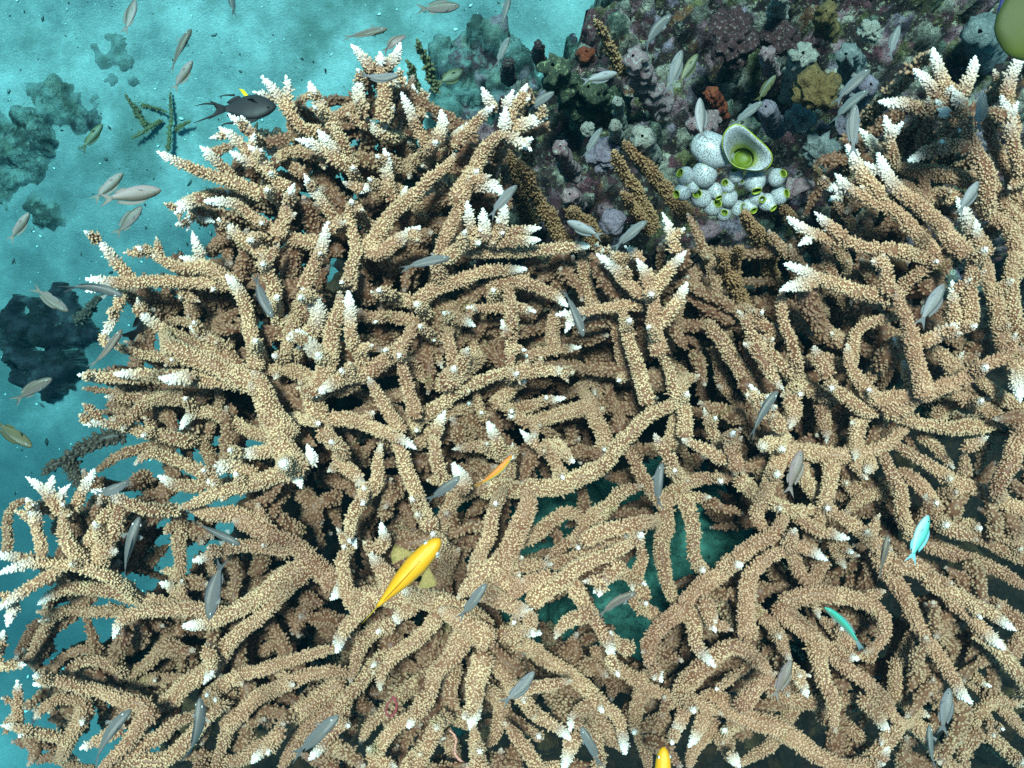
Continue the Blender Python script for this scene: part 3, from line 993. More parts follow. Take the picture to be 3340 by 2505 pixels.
# traced branches: colony, level (a top .. d lowest), tip, half width in tile pixels, base -> tip in tile pixels
TRACE = {}
for key_, txt_ in TRACE_TEXT.items():
    for ln_ in txt_.strip().splitlines():
        q_ = ln_.split()
        TRACE.setdefault(key_, []).append((q_[0], q_[1], q_[2], float(q_[3]), [tuple(map(float, c_.split(','))) for c_ in q_[4:]]))
COLONY = {
 'M': ("tall tan staghorn coral with white antler tips beside the sand at upper left", 0.0, (1230, 830)),
 'R': ("tan staghorn coral with long white tipped branches at the upper right edge", .03, (3120, 1150)),
 'D': ("staghorn coral spreading pale fan of branches towards the dark plate at left", -.01, (880, 1330)),
 'L': ("small bright white antler coral overhanging the sand at lower left", .02, (330, 1870)),
 'E': ("brown and cream staghorn coral thicket at the centre with star shaped tips", -.02, (1640, 1270)),
 'U': ("small upright forked staghorn coral just below the sea squirt cluster", .01, (2140, 1170)),
 'K': ("dense stubby cream staghorn coral filling the right middle", -.01, (2830, 1320)),
 'H': ("staghorn coral radiating from a pale hub below the big yellow fish", .0, (1570, 2060)),
 'I': ("ringed tan staghorn coral with long slanting branches at lower right", .0, (2620, 2080)),
 'G': ("long curved staghorn branches with white tips at lower left behind the grey fish", -.03, (820, 2010)),
}
LEV = {'a': 0., 'b': -.045, 'c': -.10, 'd': -.18}
TOPZ = 1.55
def row_z(dz, lev, q_): return TOPZ + dz + LEV[lev] + .05 * (fbm(np.array([q_[0] / 420.]), np.array([q_[1] / 420.]), 3, 7)[0] - .5) * 2
def coverage():
    segs = []; segs_id = []
    for key_, rows_ in TRACE.items():
        for (t_, lev_, tip_, rad_, raw_) in rows_:
            pp_ = [full(t_, *q_) for q_ in raw_]
            zt_ = row_z(COLONY[key_][1], lev_, pp_[-1])
            for i_ in range(max(1, len(pp_) - 1)): segs.append((*pp_[i_], *pp_[min(i_ + 1, len(pp_) - 1)], rad_ * S, zt_ - .022 * (1 - i_ / max(1, len(pp_) - 1)), len(segs_id), key_))
            segs_id.append(1)
    return segs
SEGS = coverage(); SA = np.array([q_[:5] for q_ in SEGS]); SK = [q_[7] for q_ in SEGS]; SZ_ = np.array([q_[5] for q_ in SEGS]); SI = np.array([q_[6] for q_ in SEGS])
def seg_dist(x, y):
    ax, ay, bx, by, r_ = SA.T; dx, dy = bx - ax, by - ay
    t_ = np.clip(((x - ax) * dx + (y - ay) * dy) / (dx * dx + dy * dy + 1e-9), 0, 1)
    return np.hypot(x - ax - t_ * dx, y - ay - t_ * dy) - r_
def weld(pt, dirn, own, reach):
    """the nearest spot of another branch lying ahead of pt along dirn"""
    ax, ay, bx, by, r_ = SA.T; dx, dy = bx - ax, by - ay
    t_ = np.clip(((pt[0] - ax) * dx + (pt[1] - ay) * dy) / (dx * dx + dy * dy + 1e-9), 0, 1)
    qx, qy = ax + t_ * dx, ay + t_ * dy; vx, vy = qx - pt[0], qy - pt[1]; ds = np.hypot(vx, vy)
    cosv = (vx * dirn[0] + vy * dirn[1]) / (ds + 1e-6)
    if ((ds < r_ * .8) & (SI != own)).any(): return None        # already joined
    cost = np.where((SI != own) & (cosv > .15) & (ds < reach), ds * (1.6 - cosv), 1e9)
    i = int(cost.argmin())
    return None if cost[i] > 1e8 else ((qx[i], qy[i]), SZ_[i] - .006)
FILL = {}
frng = np.random.default_rng(5)
fpts = []
for gy in range(150, 2560, 34):
    for gx in range(100, 3420, 34):
        x_, y_ = gx + frng.uniform(-14, 14), gy + frng.uniform(-14, 14)
        ds_ = seg_dist(x_, y_)
        if ds_.min() < 16 or any(math.hypot(x_ - a_, y_ - b_) < c_ + 18 for a_, b_, c_ in HOLES): continue
        near = [SA[i_, :2] - [x_, y_] for i_ in np.where(ds_ < 130)[0]]
        if len(near) < (2 if y_ > 2350 or (x_ > 2950 and y_ > 1300) else 5): continue
        an = np.sort([math.atan2(v_[1], v_[0]) for v_ in near]); gaps = np.diff(np.append(an, an[0] + 2 * math.pi))
        if gaps.max() > (3.6 if y_ > 2350 or (x_ > 2950 and y_ > 1300) else 1.55 if y_ < 900 or x_ < 700 else 2.2): continue                      # outside the thicket
        FILL.setdefault(SK[int(ds_.argmin())], []).append((x_, y_))
UPS = dict(M=.45, D=.5, L=.25, E=.5, U=.3, R=.25, K=.3, H=.3, I=.3, G=.35)
row_id = -1
CW = dict(M=.25, D=.10, L=.2, E=.35, U=.4, R=.55, K=.45, H=.55, I=.8, G=.7)
for key, rows in TRACE.items():
    label, dz, (hx, hy) = COLONY[key]
    c0 = P(hx, hy, TOPZ - .3)
    root = empty("staghorn_coral", tuple(c0))
    tag(root, label, "coral", "staghorn coral colonies on the reef")
    pts_all = []; count = 0
    for (t, lev, tip, rad, raw) in rows:
        pp = [full(t, *q) for q in raw]; row_id += 1
        r_px = rad * S
        zt = row_z(dz, lev, pp[-1])
        if len(pp) == 1:                                   # a branch that points up at the viewer
            x, y = pp[0]; vx, vy = hx - x, hy - y; vl = math.hypot(vx, vy) + 1e-6; ln = min(75, .35 * vl + 25)
            pp = [(x + vx / vl * ln + rng.normal(0, 8), y + vy / vl * ln + rng.normal(0, 8)), (x, y)]; zt += .012
            zs = [zt - .075, zt]
        else:
            ln = sum(math.dist(pp[i], pp[i + 1]) for i in range(len(pp) - 1)) * mpp(zt)
            zs = np.linspace(zt - min(.05, .22 * ln), zt, len(pp)) + np.append(rng.normal(0, .004, len(pp) - 1), 0)
        zs = list(zs)
        nrm_ = lambda u, v: ((v[0] - u[0]) / (math.dist(u, v) + 1e-6), (v[1] - u[1]) / (math.dist(u, v) + 1e-6))
        j_ = weld(pp[0], nrm_(pp[1], pp[0]), row_id, 170)
        if j_ and not any(math.hypot((j_[0][0] + pp[0][0]) / 2 - a_, (j_[0][1] + pp[0][1]) / 2 - b_) < c_ * .7 for a_, b_, c_ in HOLES):
            pp = [j_[0]] + pp; zs = [min(j_[1], zs[0])] + zs
        if tip == 'N':
            j_ = weld(pp[-1], nrm_(pp[-2], pp[-1]), row_id, 110)
            if j_: pp = pp + [j_[0]]; zs = zs + [min(j_[1], zs[-1])]
        w = [P(x, y, z) for (x, y), z in zip(pp, zs)]
        r = r_px * mpp(zt) * (.82 if key == 'R' else .73)
        if len(raw) == 1 and tip in 'Ww': tip = 'e'
        elif tip in 'Ww' and key in 'HIKGE': tip = 's'
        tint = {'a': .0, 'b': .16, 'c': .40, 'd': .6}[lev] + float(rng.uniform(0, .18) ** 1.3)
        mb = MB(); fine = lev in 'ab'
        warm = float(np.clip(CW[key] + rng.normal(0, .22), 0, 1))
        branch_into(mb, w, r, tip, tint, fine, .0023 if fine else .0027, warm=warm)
        # short shoots that point up at the light, white at their ends
        if lev in 'ab' and len(w) > 2 and rng.random() < UPS[key]:
            j = rng.integers(0, len(w) - 1); q0 = w[j] + (w[j + 1] - w[j]) * rng.uniform(.25, .95); a_ = w[-1] - w[0]; a_ = a_ / np.linalg.norm(a_)
            dv = np.array([0, 0, 1.0]) + a_ * rng.uniform(0, .55) + rng.normal(0, .28, 3) * [1, 1, 0]; ll = r * rng.uniform(2.6, 4.4)
            branch_into(mb, [q0 - [0, 0, r * .3], q0 + dv * ll * .5, q0 + dv * ll], r * rng.uniform(.62, .82), 'e', tint, fine, .0023, warm=warm)
        # little side knobs and branchlets
        if len(w) > 2 or tip == 'N':
            for _ in range(int(rng.poisson(.55))):
                j = rng.integers(0, len(w) - 1); q0 = w[j] + (w[j + 1] - w[j]) * rng.uniform(.2, .9)
                ax_ = w[j + 1] - w[j]; ax_ = ax_ / np.linalg.norm(ax_)
                dv = rng.normal(0, 1, 3); dv[2] = abs(dv[2]) * .9; dv -= ax_ * dv.dot(ax_); dv = dv / np.linalg.norm(dv) + ax_ * .6
                ll = r * rng.uniform(1.6, 3.4)
                branch_into(mb, [q0, q0 + dv * ll * .5, q0 + dv * ll + [0, 0, .004]], r * rng.uniform(.55, .75), ('w' if tip == 'W' and rng.random() < .35 else 'P' if rng.random() < .5 else 'N'), tint, fine, .0023, warm=warm)
        for q in w: q -= c0
        o = link("branch", mb.mesh("branch"), M['coral'], root)
        o.data.transform(Matrix.Translation(-Vector(c0))); count += 1
        wl_ = [q + c0 for q in w]; pts_all.append((wl_, r))
    # lower storey: struts that join branches beneath the canopy, and stems down to the rock
    lo = MB(); ends = [(q, r) for wlst, r in pts_all for q in wlst]
    nst = int(len(rows) * (.6 if key in 'MRL' else 1.2))
    made = 0; tries = 0
    while made < nst and tries < 3000:
        tries += 1
        a, ra = ends[rng.integers(len(ends))]; b, rb = ends[rng.integers(len(ends))]
        dd = np.linalg.norm(a - b)
        if not .03 < dd < .17: continue
        mid = (a + b) / 2; mx, my = mid[0] / (H - mid[2]) * F + 1670, -mid[1] / (H - mid[2]) * F + 1252.5
        if any(math.hypot(mx - x, my - y) < q + 45 for x, y, q in HOLES): continue
        dn = rng.choice([.05, .08, .12, .18], p=[.25, .3, .25, .2])
        a2 = a - [0, 0, dn * .6 + .004]; b2 = b - [0, 0, dn * 1.3 + .004]; mid = mid - [0, 0, dn + .012] + rng.normal(0, .010, 3)
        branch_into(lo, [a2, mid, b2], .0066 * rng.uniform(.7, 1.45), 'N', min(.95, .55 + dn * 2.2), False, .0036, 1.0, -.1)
        made += 1
    for q in range(max(5, len(rows) // 4)):
        a, ra = ends[rng.integers(len(ends))]
        mx, my = a[0] / (H - a[2]) * F + 1670, -a[1] / (H - a[2]) * F + 1252.5
        if any(math.hypot(mx - x, my - y) < q_ + 110 for x, y, q_ in HOLES): continue
        tgt = np.array([a[0] * .75 + c0[0] * .25, a[1] * .75 + c0[1] * .25, a[2] - .45])
        if mx < 700 + 200 * math.sin(my / 300): tgt = np.array([c0[0], c0[1], a[2] - .4])
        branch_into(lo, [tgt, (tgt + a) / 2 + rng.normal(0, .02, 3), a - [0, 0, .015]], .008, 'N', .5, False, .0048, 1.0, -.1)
    for x_, y_ in FILL.get(key, []):
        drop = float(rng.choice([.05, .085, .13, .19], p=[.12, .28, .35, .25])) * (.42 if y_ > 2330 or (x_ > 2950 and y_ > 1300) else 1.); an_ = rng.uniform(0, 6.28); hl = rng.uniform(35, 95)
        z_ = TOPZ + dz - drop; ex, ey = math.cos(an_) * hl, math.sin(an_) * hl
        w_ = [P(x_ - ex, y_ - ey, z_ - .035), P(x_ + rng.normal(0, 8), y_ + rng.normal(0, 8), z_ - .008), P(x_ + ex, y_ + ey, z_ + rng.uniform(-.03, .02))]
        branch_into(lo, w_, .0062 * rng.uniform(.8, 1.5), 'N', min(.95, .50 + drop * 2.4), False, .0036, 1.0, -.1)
    lo_o = link("lower_branches", lo.mesh("lower_branches"), M['coral'], root); lo_o['kind'] = 'stuff'
    lo_o.data.transform(Matrix.Translation(-Vector(c0)))
    print("colony", key, count, n_cups)

# lone finger shaped branches on the rock
def lone(name, label, cat, t, rows, z0, z1, mat, group=None, tip='N', tint=.0, spacing=.0031, kind=None, cull=-.3):
    out = []
    base = None
    if z0 < .35:
        gx_, gy_, _ = P(*full(t, *map(float, rows[0][1].split()[0].split(','))), z0); g_ = float(sand_z(np.array([gx_]), np.array([gy_]))[0]); print('ground', name, g_); z1 += g_ + .015 - z0; z0 = g_ + .015; rows = [(q_[0] * .62, q_[1]) for q_ in rows]
    for i, (rad, raw) in enumerate(rows):
        pp = [full(t, *map(float, q.split(','))) for q in raw.split()]
        zs = np.linspace(z0, z1, len(pp))
        w = [P(x, y, z) for (x, y), z in zip(pp, zs)]
        if base is None: base = w[0].copy()
        mb = MB(); branch_into(mb, w, rad * S * mpp(z1) * .9, tip, tint, z1 > .9, spacing, .85, cull, .48)
        me = mb.mesh("branch"); me.transform(Matrix.Translation(-Vector(base))); out.append(me)
    if len(out) == 1:
        o = link(name, out[0], mat); o.location = base
    else:
        o = empty(name, tuple(base))
        for me in out: link("branch", me, mat, o)
    tag(o, label, cat, group); return o
FG = "brown finger corals standing on the dark reef"
lone("finger_coral", "tan finger coral with a pointed end right of the white antler coral", "coral", 'B', [(52, "1470,1600 1300,1330 1220,1180 1160,1040")], 1.30, 1.46, M['coral_brown'], FG)
lone("finger_coral", "darker finger coral directly left of the pointed tan one", "coral", 'B', [(46, "1240,1480 1180,1330 1120,1180 1075,960")], 1.22, 1.38, M['coral_brown'], FG, tint=.35)
lone("finger_coral", "long brown finger coral left of its twin near the sea squirts", "coral", 'B', [(46, "2030,1480 1880,1180 1770,990")], 1.30, 1.45, M['coral_brown'], FG)
lone("finger_coral", "long brown finger coral whose lower end passes under the sea squirts", "coral", 'B', [(52, "2250,1400 2040,1150 1840,930")], 1.28, 1.42, M['coral_brown'], FG)
lone("finger_coral", "short tan finger coral between the purple lump and the long brown pair", "coral", 'B', [(42, "2000,1480 1900,1370 1825,1250")], 1.30, 1.44, M['coral_brown'], FG)
lone("finger_coral", "lone light tan finger coral at the top, far from the others", "coral", 'B', [(36, "1830,480 1730,300 1650,130")], 1.22, 1.34, M['coral_brown'], FG, spacing=.0036)
lone("finger_coral", "fat dark brown stub coral under the grey fish facing left", "coral", 'B', [(68, "1680,1600 1580,1450 1470,1340")], 1.28, 1.40, M['coral_brown'], FG, tint=.2)
lone("finger_coral", "brown finger coral between two pale tips below the sea squirts", "coral", 'F', [(52, "440,380 330,180 270,60 240,-30"), (40, "350,240 330,60 380,-60")], 1.36, 1.50, M['coral_brown'], FG)
lone("finger_coral", "thick brown finger coral right of the forked one below sea squirts", "coral", 'F', [(56, "630,250 560,60 540,-80 500,-180")], 1.33, 1.46, M['coral_brown'], FG, tint=.1)
lone("finger_coral", "brown finger coral pointing straight up beneath the rightmost sea squirts", "coral", 'C', [(46, "600,1659 500,1560 430,1460 405,1380")], 1.38, 1.50, M['coral_brown'], FG)
lone("finger_coral", "slim dark brown finger coral in shade right of the sea squirts", "coral", 'C', [(44, "860,1620 760,1480 650,1330")], 1.30, 1.42, M['coral_brown'], FG, tint=.3)
lone("finger_coral", "slim pale green finger coral on the murky bank at the top", "coral", 'B', [(30, "610,600 580,460 545,380 500,270")], .62, .74, M['coral_olive'], spacing=.008, cull=0)
lone("finger_coral", "blurred green finger coral beside the slim pale one at top", "coral", 'B', [(30, "500,660 470,520 430,400")], .62, .70, M['coral_olive'], tint=.3, spacing=.008, cull=0)
lone("branching_coral", "murky olive branching coral sprawled on the sand at upper left", "coral", 'A',
     [(30, "900,760 870,600 855,450 850,330"), (26, "850,470 900,380 990,355 1120,345"), (26, "900,560 1000,420 1150,375 1215,400"), (22, "900,680 980,690 1075,722"),
      (28, "950,820 880,720 820,620"), (26, "1050,785 960,830 860,895"), (22, "1085,980 1110,800 1105,600"), (26, "1140,840 1225,785"), (24, "900,600 830,560 700,560")], .22, .24, M['coral_olive'], spacing=.0062, cull=0)
lone("branching_coral", "dark brown branch over the sand left of the coral thicket", "coral", 'D', [(50, "800,1140 560,1240 430,1310 280,1410"), (42, "440,1330 500,1420 540,1520")], 1.14, 1.16, M['coral_dark'], spacing=.0055, cull=0)
lone("branching_coral", "blackish stick coral standing right of the dark plate", "coral", 'D', [(34, "510,430 580,340 650,260")], .5, .62, M['coral_dark'], spacing=.008, cull=0)
lone("branching_coral", "small dark spiny branch on the sand behind the white antler tips", "coral", 'A', [(36, "1640,860 1780,890 1900,880"), (30, "1800,900 1860,960")], .9, .93, M['coral_dark'], spacing=.0075, cull=0)
# ------------------------------------------------------------------ fish
def fish_mat(name, back, side, belly, rough=.38, metal=.0, scales=True):
    k = NT(name)
    g = k.attr("hgt").outputs["Fac"]
    n = k.noise(30, 3)
    c = k.ramp(k.math('ADD', g, k.math('MULTIPLY', k.math('SUBTRACT', n, .5), .25)), [(.12, belly), (.45, side), (.85, back)])
    k.color(c); k.b.inputs["Roughness"].default_value = rough; k.b.inputs["Metallic"].default_value = metal
    k.b.inputs["Specular IOR Level"].default_value = .45
    if scales:
        tc = k.n("ShaderNodeTexCoord"); v = k.n("ShaderNodeTexVoronoi"); v.inputs["Scale"].default_value = 900
        k.l(tc.outputs["Object"], v.inputs["Vector"]); k.bump(v.outputs["Distance"], .25, .0006)
    return k.m
def fin_mat(name, c, alpha=.75):
    k = NT(name); n = k.noise(220, 2)
    k.color(k.ramp(n, [(.3, tuple(x * .7 for x in c)), (.7, c)])); k.b.inputs["Alpha"].default_value = alpha
    return k.m
FM = {
 'grey':  (fish_mat("grey_fish_skin", (.115, .11, .10), (.18, .17, .165), (.30, .27, .275)), fin_mat("grey_fin", (.17, .17, .17), .8)),
 'pink':  (fish_mat("pinkish_fish_skin", (.12, .09, .065), (.21, .15, .13), (.31, .22, .21)), fin_mat("pink_fin", (.25, .20, .17), .8)),
 'dark':  (fish_mat("dark_fish_skin", (.008, .007, .008), (.014, .012, .013), (.022, .02, .02), .6, 0, False), fin_mat("dark_fin", (.012, .01, .011), 1.0)),
 'olive': (fish_mat("olive_fish_skin", (.06, .065, .035), (.11, .10, .045), (.15, .13, .06)), fin_mat("olive_fin", (.08, .075, .03), .9)),
 'yellow':(fish_mat("yellow_fish_skin", (.74, .33, .008), (.80, .40, .006), (.80, .52, .03)), fin_mat("yellow_fin", (.75, .45, .03), .75)),
 'orange':(fish_mat("orange_fish_skin", (.60, .16, .02), (.66, .36, .03), (.25, .33, .28)), fin_mat("orange_fin", (.5, .22, .05), .75)),
 'green': (fish_mat("turquoise_fish_skin", (.07, .36, .27), (.14, .52, .46), (.36, .62, .66)), fin_mat("turquoise_fin", (.18, .48, .55), .75)),
 'stripe':(fish_mat("striped_wrasse_skin", (.03, .30, .22), (.10, .22, .12), (.34, .42, .42)), fin_mat("wrasse_fin", (.25, .35, .36), .6)),
 'surgeon':(fish_mat("yellow_green_fish_skin", (.045, .06, .008), (.055, .072, .007), (.075, .09, .006), .6), fin_mat("navy_fin", (.01, .02, .10), 1.0)),
}
M['eye_black'] = plain("eye_black", (.008, .008, .01), .15, .1, 60, .6, 0)
M['eye_ring'] = plain("eye_ring", (.45, .46, .42), .3, .1, 60, .5, 0)
M['clear_fin'] = fin_mat("clear_fin", (.45, .45, .42), .30)
M['yellow_clear'] = fin_mat("pale_yellow_fin", (.55, .45, .14), .28)
SHAPE = {   # half height and half width along s (0 snout .. 1 tail tip), tail fork depth, spread
 'slim':  dict(h=[(0, .012), (.03, .045), (.12, .088), (.28, .125), (.45, .118), (.6, .082), (.72, .042), (.78, .034)], w=[(0, .012), (.03, .035), (.12, .062), (.28, .072), (.45, .060), (.6, .036), (.72, .016), (.78, .010)], fork=.6, spread=.125, dors=.05),
 'deep':  dict(h=[(0, .015), (.03, .06), (.12, .14), (.28, .21), (.45, .20), (.6, .13), (.70, .06), (.76, .05)], w=[(0, .012), (.03, .036), (.12, .068), (.28, .080), (.45, .066), (.6, .038), (.7, .018), (.76, .012)], fork=.5, spread=.15, dors=.07),
 'disc': dict(h=[(0, .07), (.02, .12), (.08, .19), (.2, .26), (.4, .27), (.6, .19), (.72, .08), (.78, .05)], w=[(0, .02), (.03, .05), (.12, .075), (.28, .085), (.45, .07), (.6, .04), (.7, .018), (.78, .012)], fork=.4, spread=.16, dors=.09, eye=(.19, -.2), d0=.05),
 'wrasse':dict(h=[(0, .01), (.03, .03), (.12, .065), (.3, .085), (.5, .078), (.68, .052), (.78, .036), (.84, .034)], w=[(0, .010), (.03, .025), (.12, .045), (.3, .055), (.5, .048), (.68, .026), (.78, .014), (.84, .010)], fork=.12, spread=.06, dors=.025),
 'goat':  dict(h=[(0, .02), (.03, .055), (.12, .095), (.3, .115), (.5, .10), (.68, .06), (.78, .04), (.82, .036)], w=[(0, .018), (.03, .048), (.12, .082), (.3, .098), (.5, .080), (.68, .042), (.78, .022), (.82, .016)], fork=.35, spread=.10, dors=.03),
}
CACHE = {}
def fish_meshes(shape, bend, style):
    key = (shape, bend, style)
    if key in CACHE: return CACHE[key]
    sp = SHAPE[shape]
    def sx(s): return .5 - s
    def yy(s): return bend * (4 * s * (1 - s)) + bend * .5 * np.clip(s - .55, 0, 1) ** 1.5 * -2
    hs, hv = zip(*sp['h']); ws, wv = zip(*sp['w']); s_end = hs[-1]
    ss = np.concatenate([np.linspace(0, .12, 7), np.linspace(.16, s_end, 17)])
    ss[0] = .0
    def sm(x, a, b):                                     # smoothed interpolation of the profile
        f = np.interp(x, a, b); g = (np.interp(np.clip(x - .03, 0, 1), a, b) + np.interp(x + .03, a, b)) / 2
        return np.where(x > .05, (f + g) / 2, f)
    hh = sm(ss, hs, hv); ww = sm(ss, ws, wv)
    m = 18; a = np.arange(m) * 2 * np.pi / m
    ca, sa = np.cos(a), np.sin(a)
    prof_y = np.sign(ca) * np.abs(ca) ** .9; prof_z = np.sign(sa) * np.abs(sa) ** 1.0
    V = np.stack([np.repeat(sx(ss)[:, None], m, 1), yy(ss)[:, None] + ww[:, None] * prof_y, hh[:, None] * prof_z - .012 * np.sin(ss * 3)[:, None]], -1)
    hgt = np.repeat((sa[None] * .5 + .5), len(ss), 0).ravel()
    mb = MB(); n = len(ss)
    mb.add(V.reshape(-1, 3), grid_faces(n, m), hgt=hgt)
    mb.add([(sx(0) + .006, yy(np.array(0.)), 0)], hgt=[.5]); c = mb.n - 1
    mb.T.append(np.array([(c, i + 1 if i + 1 < m else 0, i) for i in range(m)]))
    mb.add([(sx(s_end) - .004, yy(np.array(s_end)), 0)], hgt=[.5]); c = mb.n - 1; b = (n - 1) * m
    mb.T.append(np.array([(c, b + i, b + (i + 1) % m) for i in range(m)]))
    out = {'body': mb.mesh("fish_body")}
    def fin(points, th=.003, rows=1):                    # a fin sheet from two edges (root, outer), closed with real thickness
        root, outer = np.array(points[0], float), np.array(points[1], float)
        k = len(root); R_ = 4
        t = np.linspace(0, 1, R_)[:, None, None]
        g = root[None] * (1 - t) + outer[None] * t
        nrm = np.cross(outer[k // 2] - root[k // 2], root[-1] - root[0]); nrm /= np.linalg.norm(nrm) + 1e-9
        th_ = th * (1 - .7 * t)
        A = (g + nrm * th_).reshape(-1, 3); B = (g - nrm * th_).reshape(-1, 3)
        q = grid_faces(R_, k, False); fb = MB()
        N = len(A); e = []
        idx = np.arange(N).reshape(R_, k)
        loop = list(idx[0]) + list(idx[1:, -1]) + list(idx[-1, -2::-1]) + list(idx[-2:0:-1, 0])
        for i in range(len(loop)): u, v = loop[i], loop[(i + 1) % len(loop)]; e.append((u, v, v + N, u + N))
        fb.add(np.vstack([A, B]), np.vstack([q, q[:, ::-1] + N, np.array(e)]), hgt=np.full(2 * N, .8)); return fb.mesh("fish_fin")
    def pt(s, y, z): return (sx(s), float(yy(np.array(s))) + y, z)
    f = sp['fork']; spd = sp['spread']; he = hh[-1]
    u = np.linspace(-1, 1, 11)
    root = [pt(s_end - .02, 0, x * he * .85) for x in u]
    ext = 1.0
    outer = [pt(s_end + (ext - s_end) * (1 - f * (1 - abs(x) ** 1.2)), 0, x * spd * (1.0 if style != 'dark' else 1.1)) for x in u]
    out['tail_fin'] = fin([root, outer])
    d = sp['dors']
    sd_ = np.linspace(sp.get('d0', .24), .68, 10); hd = sm(sd_, hs, hv)
    out['dorsal_fin'] = fin([[pt(s, 0, h * .93) for s, h in zip(sd_, hd)],
                             [pt(s + .05, 0, h * .95 + d * (.35 + .65 * math.sin(math.pi * (.15 + .75 * i / 9)))) for i, (s, h) in enumerate(zip(sd_, hd))]])
    sa_ = np.linspace(.5, .68, 6); ha = sm(sa_, hs, hv)
    out['anal_fin'] = fin([[pt(s, 0, -h * .93) for s, h in zip(sa_, ha)], [pt(s + .06, 0, -h - d * .8 * (.5 + .5 * math.sin(math.pi * (.2 + .7 * i / 5)))) for i, (s, h) in enumerate(zip(sa_, ha))]])
    wp = float(np.interp(.27, ws, wv))
    for sgn, nm in ((1, 'pl'), (-1, 'pr')):
        big = {'goat': 1.6, 'deep': 1.1}.get(shape, .8)
        r_ = [pt(.25 + .03 * i / 5, sgn * wp * .9, -.02 - .004 * i) for i in range(6)]
        o_ = [pt(.27 + .13 * big * math.cos(x) , sgn * (wp + .105 * big * math.sin(x)), -.035 - .006 * i) for i, x in enumerate(np.linspace(1.35, .35, 6))]
        out[nm] = fin([r_, o_], .002)
    eb = MB(); er = MB()
    def ball(c, r, b):
        th = np.linspace(0, np.pi, 7); ph = np.arange(10) * 2 * np.pi / 10
        Vv = np.stack([np.sin(th)[:, None] * np.cos(ph), np.cos(th)[:, None] + 0 * ph[None], np.sin(th)[:, None] * np.sin(ph)], -1).reshape(-1, 3) * r + np.array(c)
        b.add(Vv, grid_faces(7, 10)); return b.mesh("fish_eye")
    es, ez = sp.get('eye', (.105, .3)); we = float(np.interp(es, ws, wv)) * (1 if ez > 0 else .85); hz = float(np.interp(es, hs, hv)) * ez
    er_ = .021 if shape != 'wrasse' else .013
    for sgn, nm in ((1, 'el'), (-1, 'er')):
        out[nm] = ball(pt(es, sgn * (we * .86), hz), er_, MB())
        out[nm + 'p'] = ball(pt(es, sgn * (we * .86 + er_ * .42), hz), er_ * .72, MB())
    CACHE[key] = out
    return out
def make_fish(name, label, t, head, tail, wpx, d, bend=0., shape='slim', style='grey', flip=1, pitch=0., group=None, roll=None):
    z = H - d
    hx, hy = full(t, *head); tx, ty = full(t, *tail)
    a = P(hx, hy, z); b = P(tx, ty, z)
    L = np.linalg.norm(a - b); sp = SHAPE[shape]
    w = max(v for _, v in sp['w']); h = max(v for _, v in sp['h'])
    if roll is None:
        ratio = wpx * S * mpp(z) / L / 2
        roll = math.asin(math.sqrt(min(1, max(0, (ratio ** 2 - w ** 2) / (h ** 2 - w ** 2)))))
    f = (a - b) / L; f = np.array([f[0], f[1], math.tan(pitch)]); f /= np.linalg.norm(f)
    X = Vector(f); up = Vector((0, 0, 1)); up = (up - X * up.dot(X)).normalized()
    Z = Matrix.Rotation(roll * flip, 3, X) @ up; Y = Z.cross(X)
    mw = Matrix((X, Y, Z)).transposed().to_4x4(); mw.translation = Vector((a + b) / 2)
    e = empty(name); e.matrix_world = mw @ Matrix.Scale(L, 4)
    tag(e, label, "fish", group)
    g = fish_meshes(shape, bend, style); body, fn = FM[style]
    pf = M['yellow_clear'] if style == 'yellow' else (fn if style in ('dark', 'olive', 'surgeon') else M['clear_fin'])
    for nm, part, m in (('body', 'body', body), ('tail_fin', 'tail_fin', fn), ('dorsal_fin', 'dorsal_fin', fn), ('anal_fin', 'anal_fin', fn), ('pl', 'pectoral_fin', pf), ('pr', 'pectoral_fin', pf)):
        o = link(part, g[nm], None, e)
        if not g[nm].materials: g[nm].materials.append(m)
    for nm in ('el', 'er'):
        o = link('eye', g[nm], None, e); p_ = link('pupil', g[nm + 'p'], None, o)
        if not g[nm].materials: g[nm].materials.append(M['eye_ring'] if style != 'dark' else M['eye_black']); g[nm + 'p'].materials.append(M['eye_black'])
    return e
SCH = "small grey fish swimming over the coral"
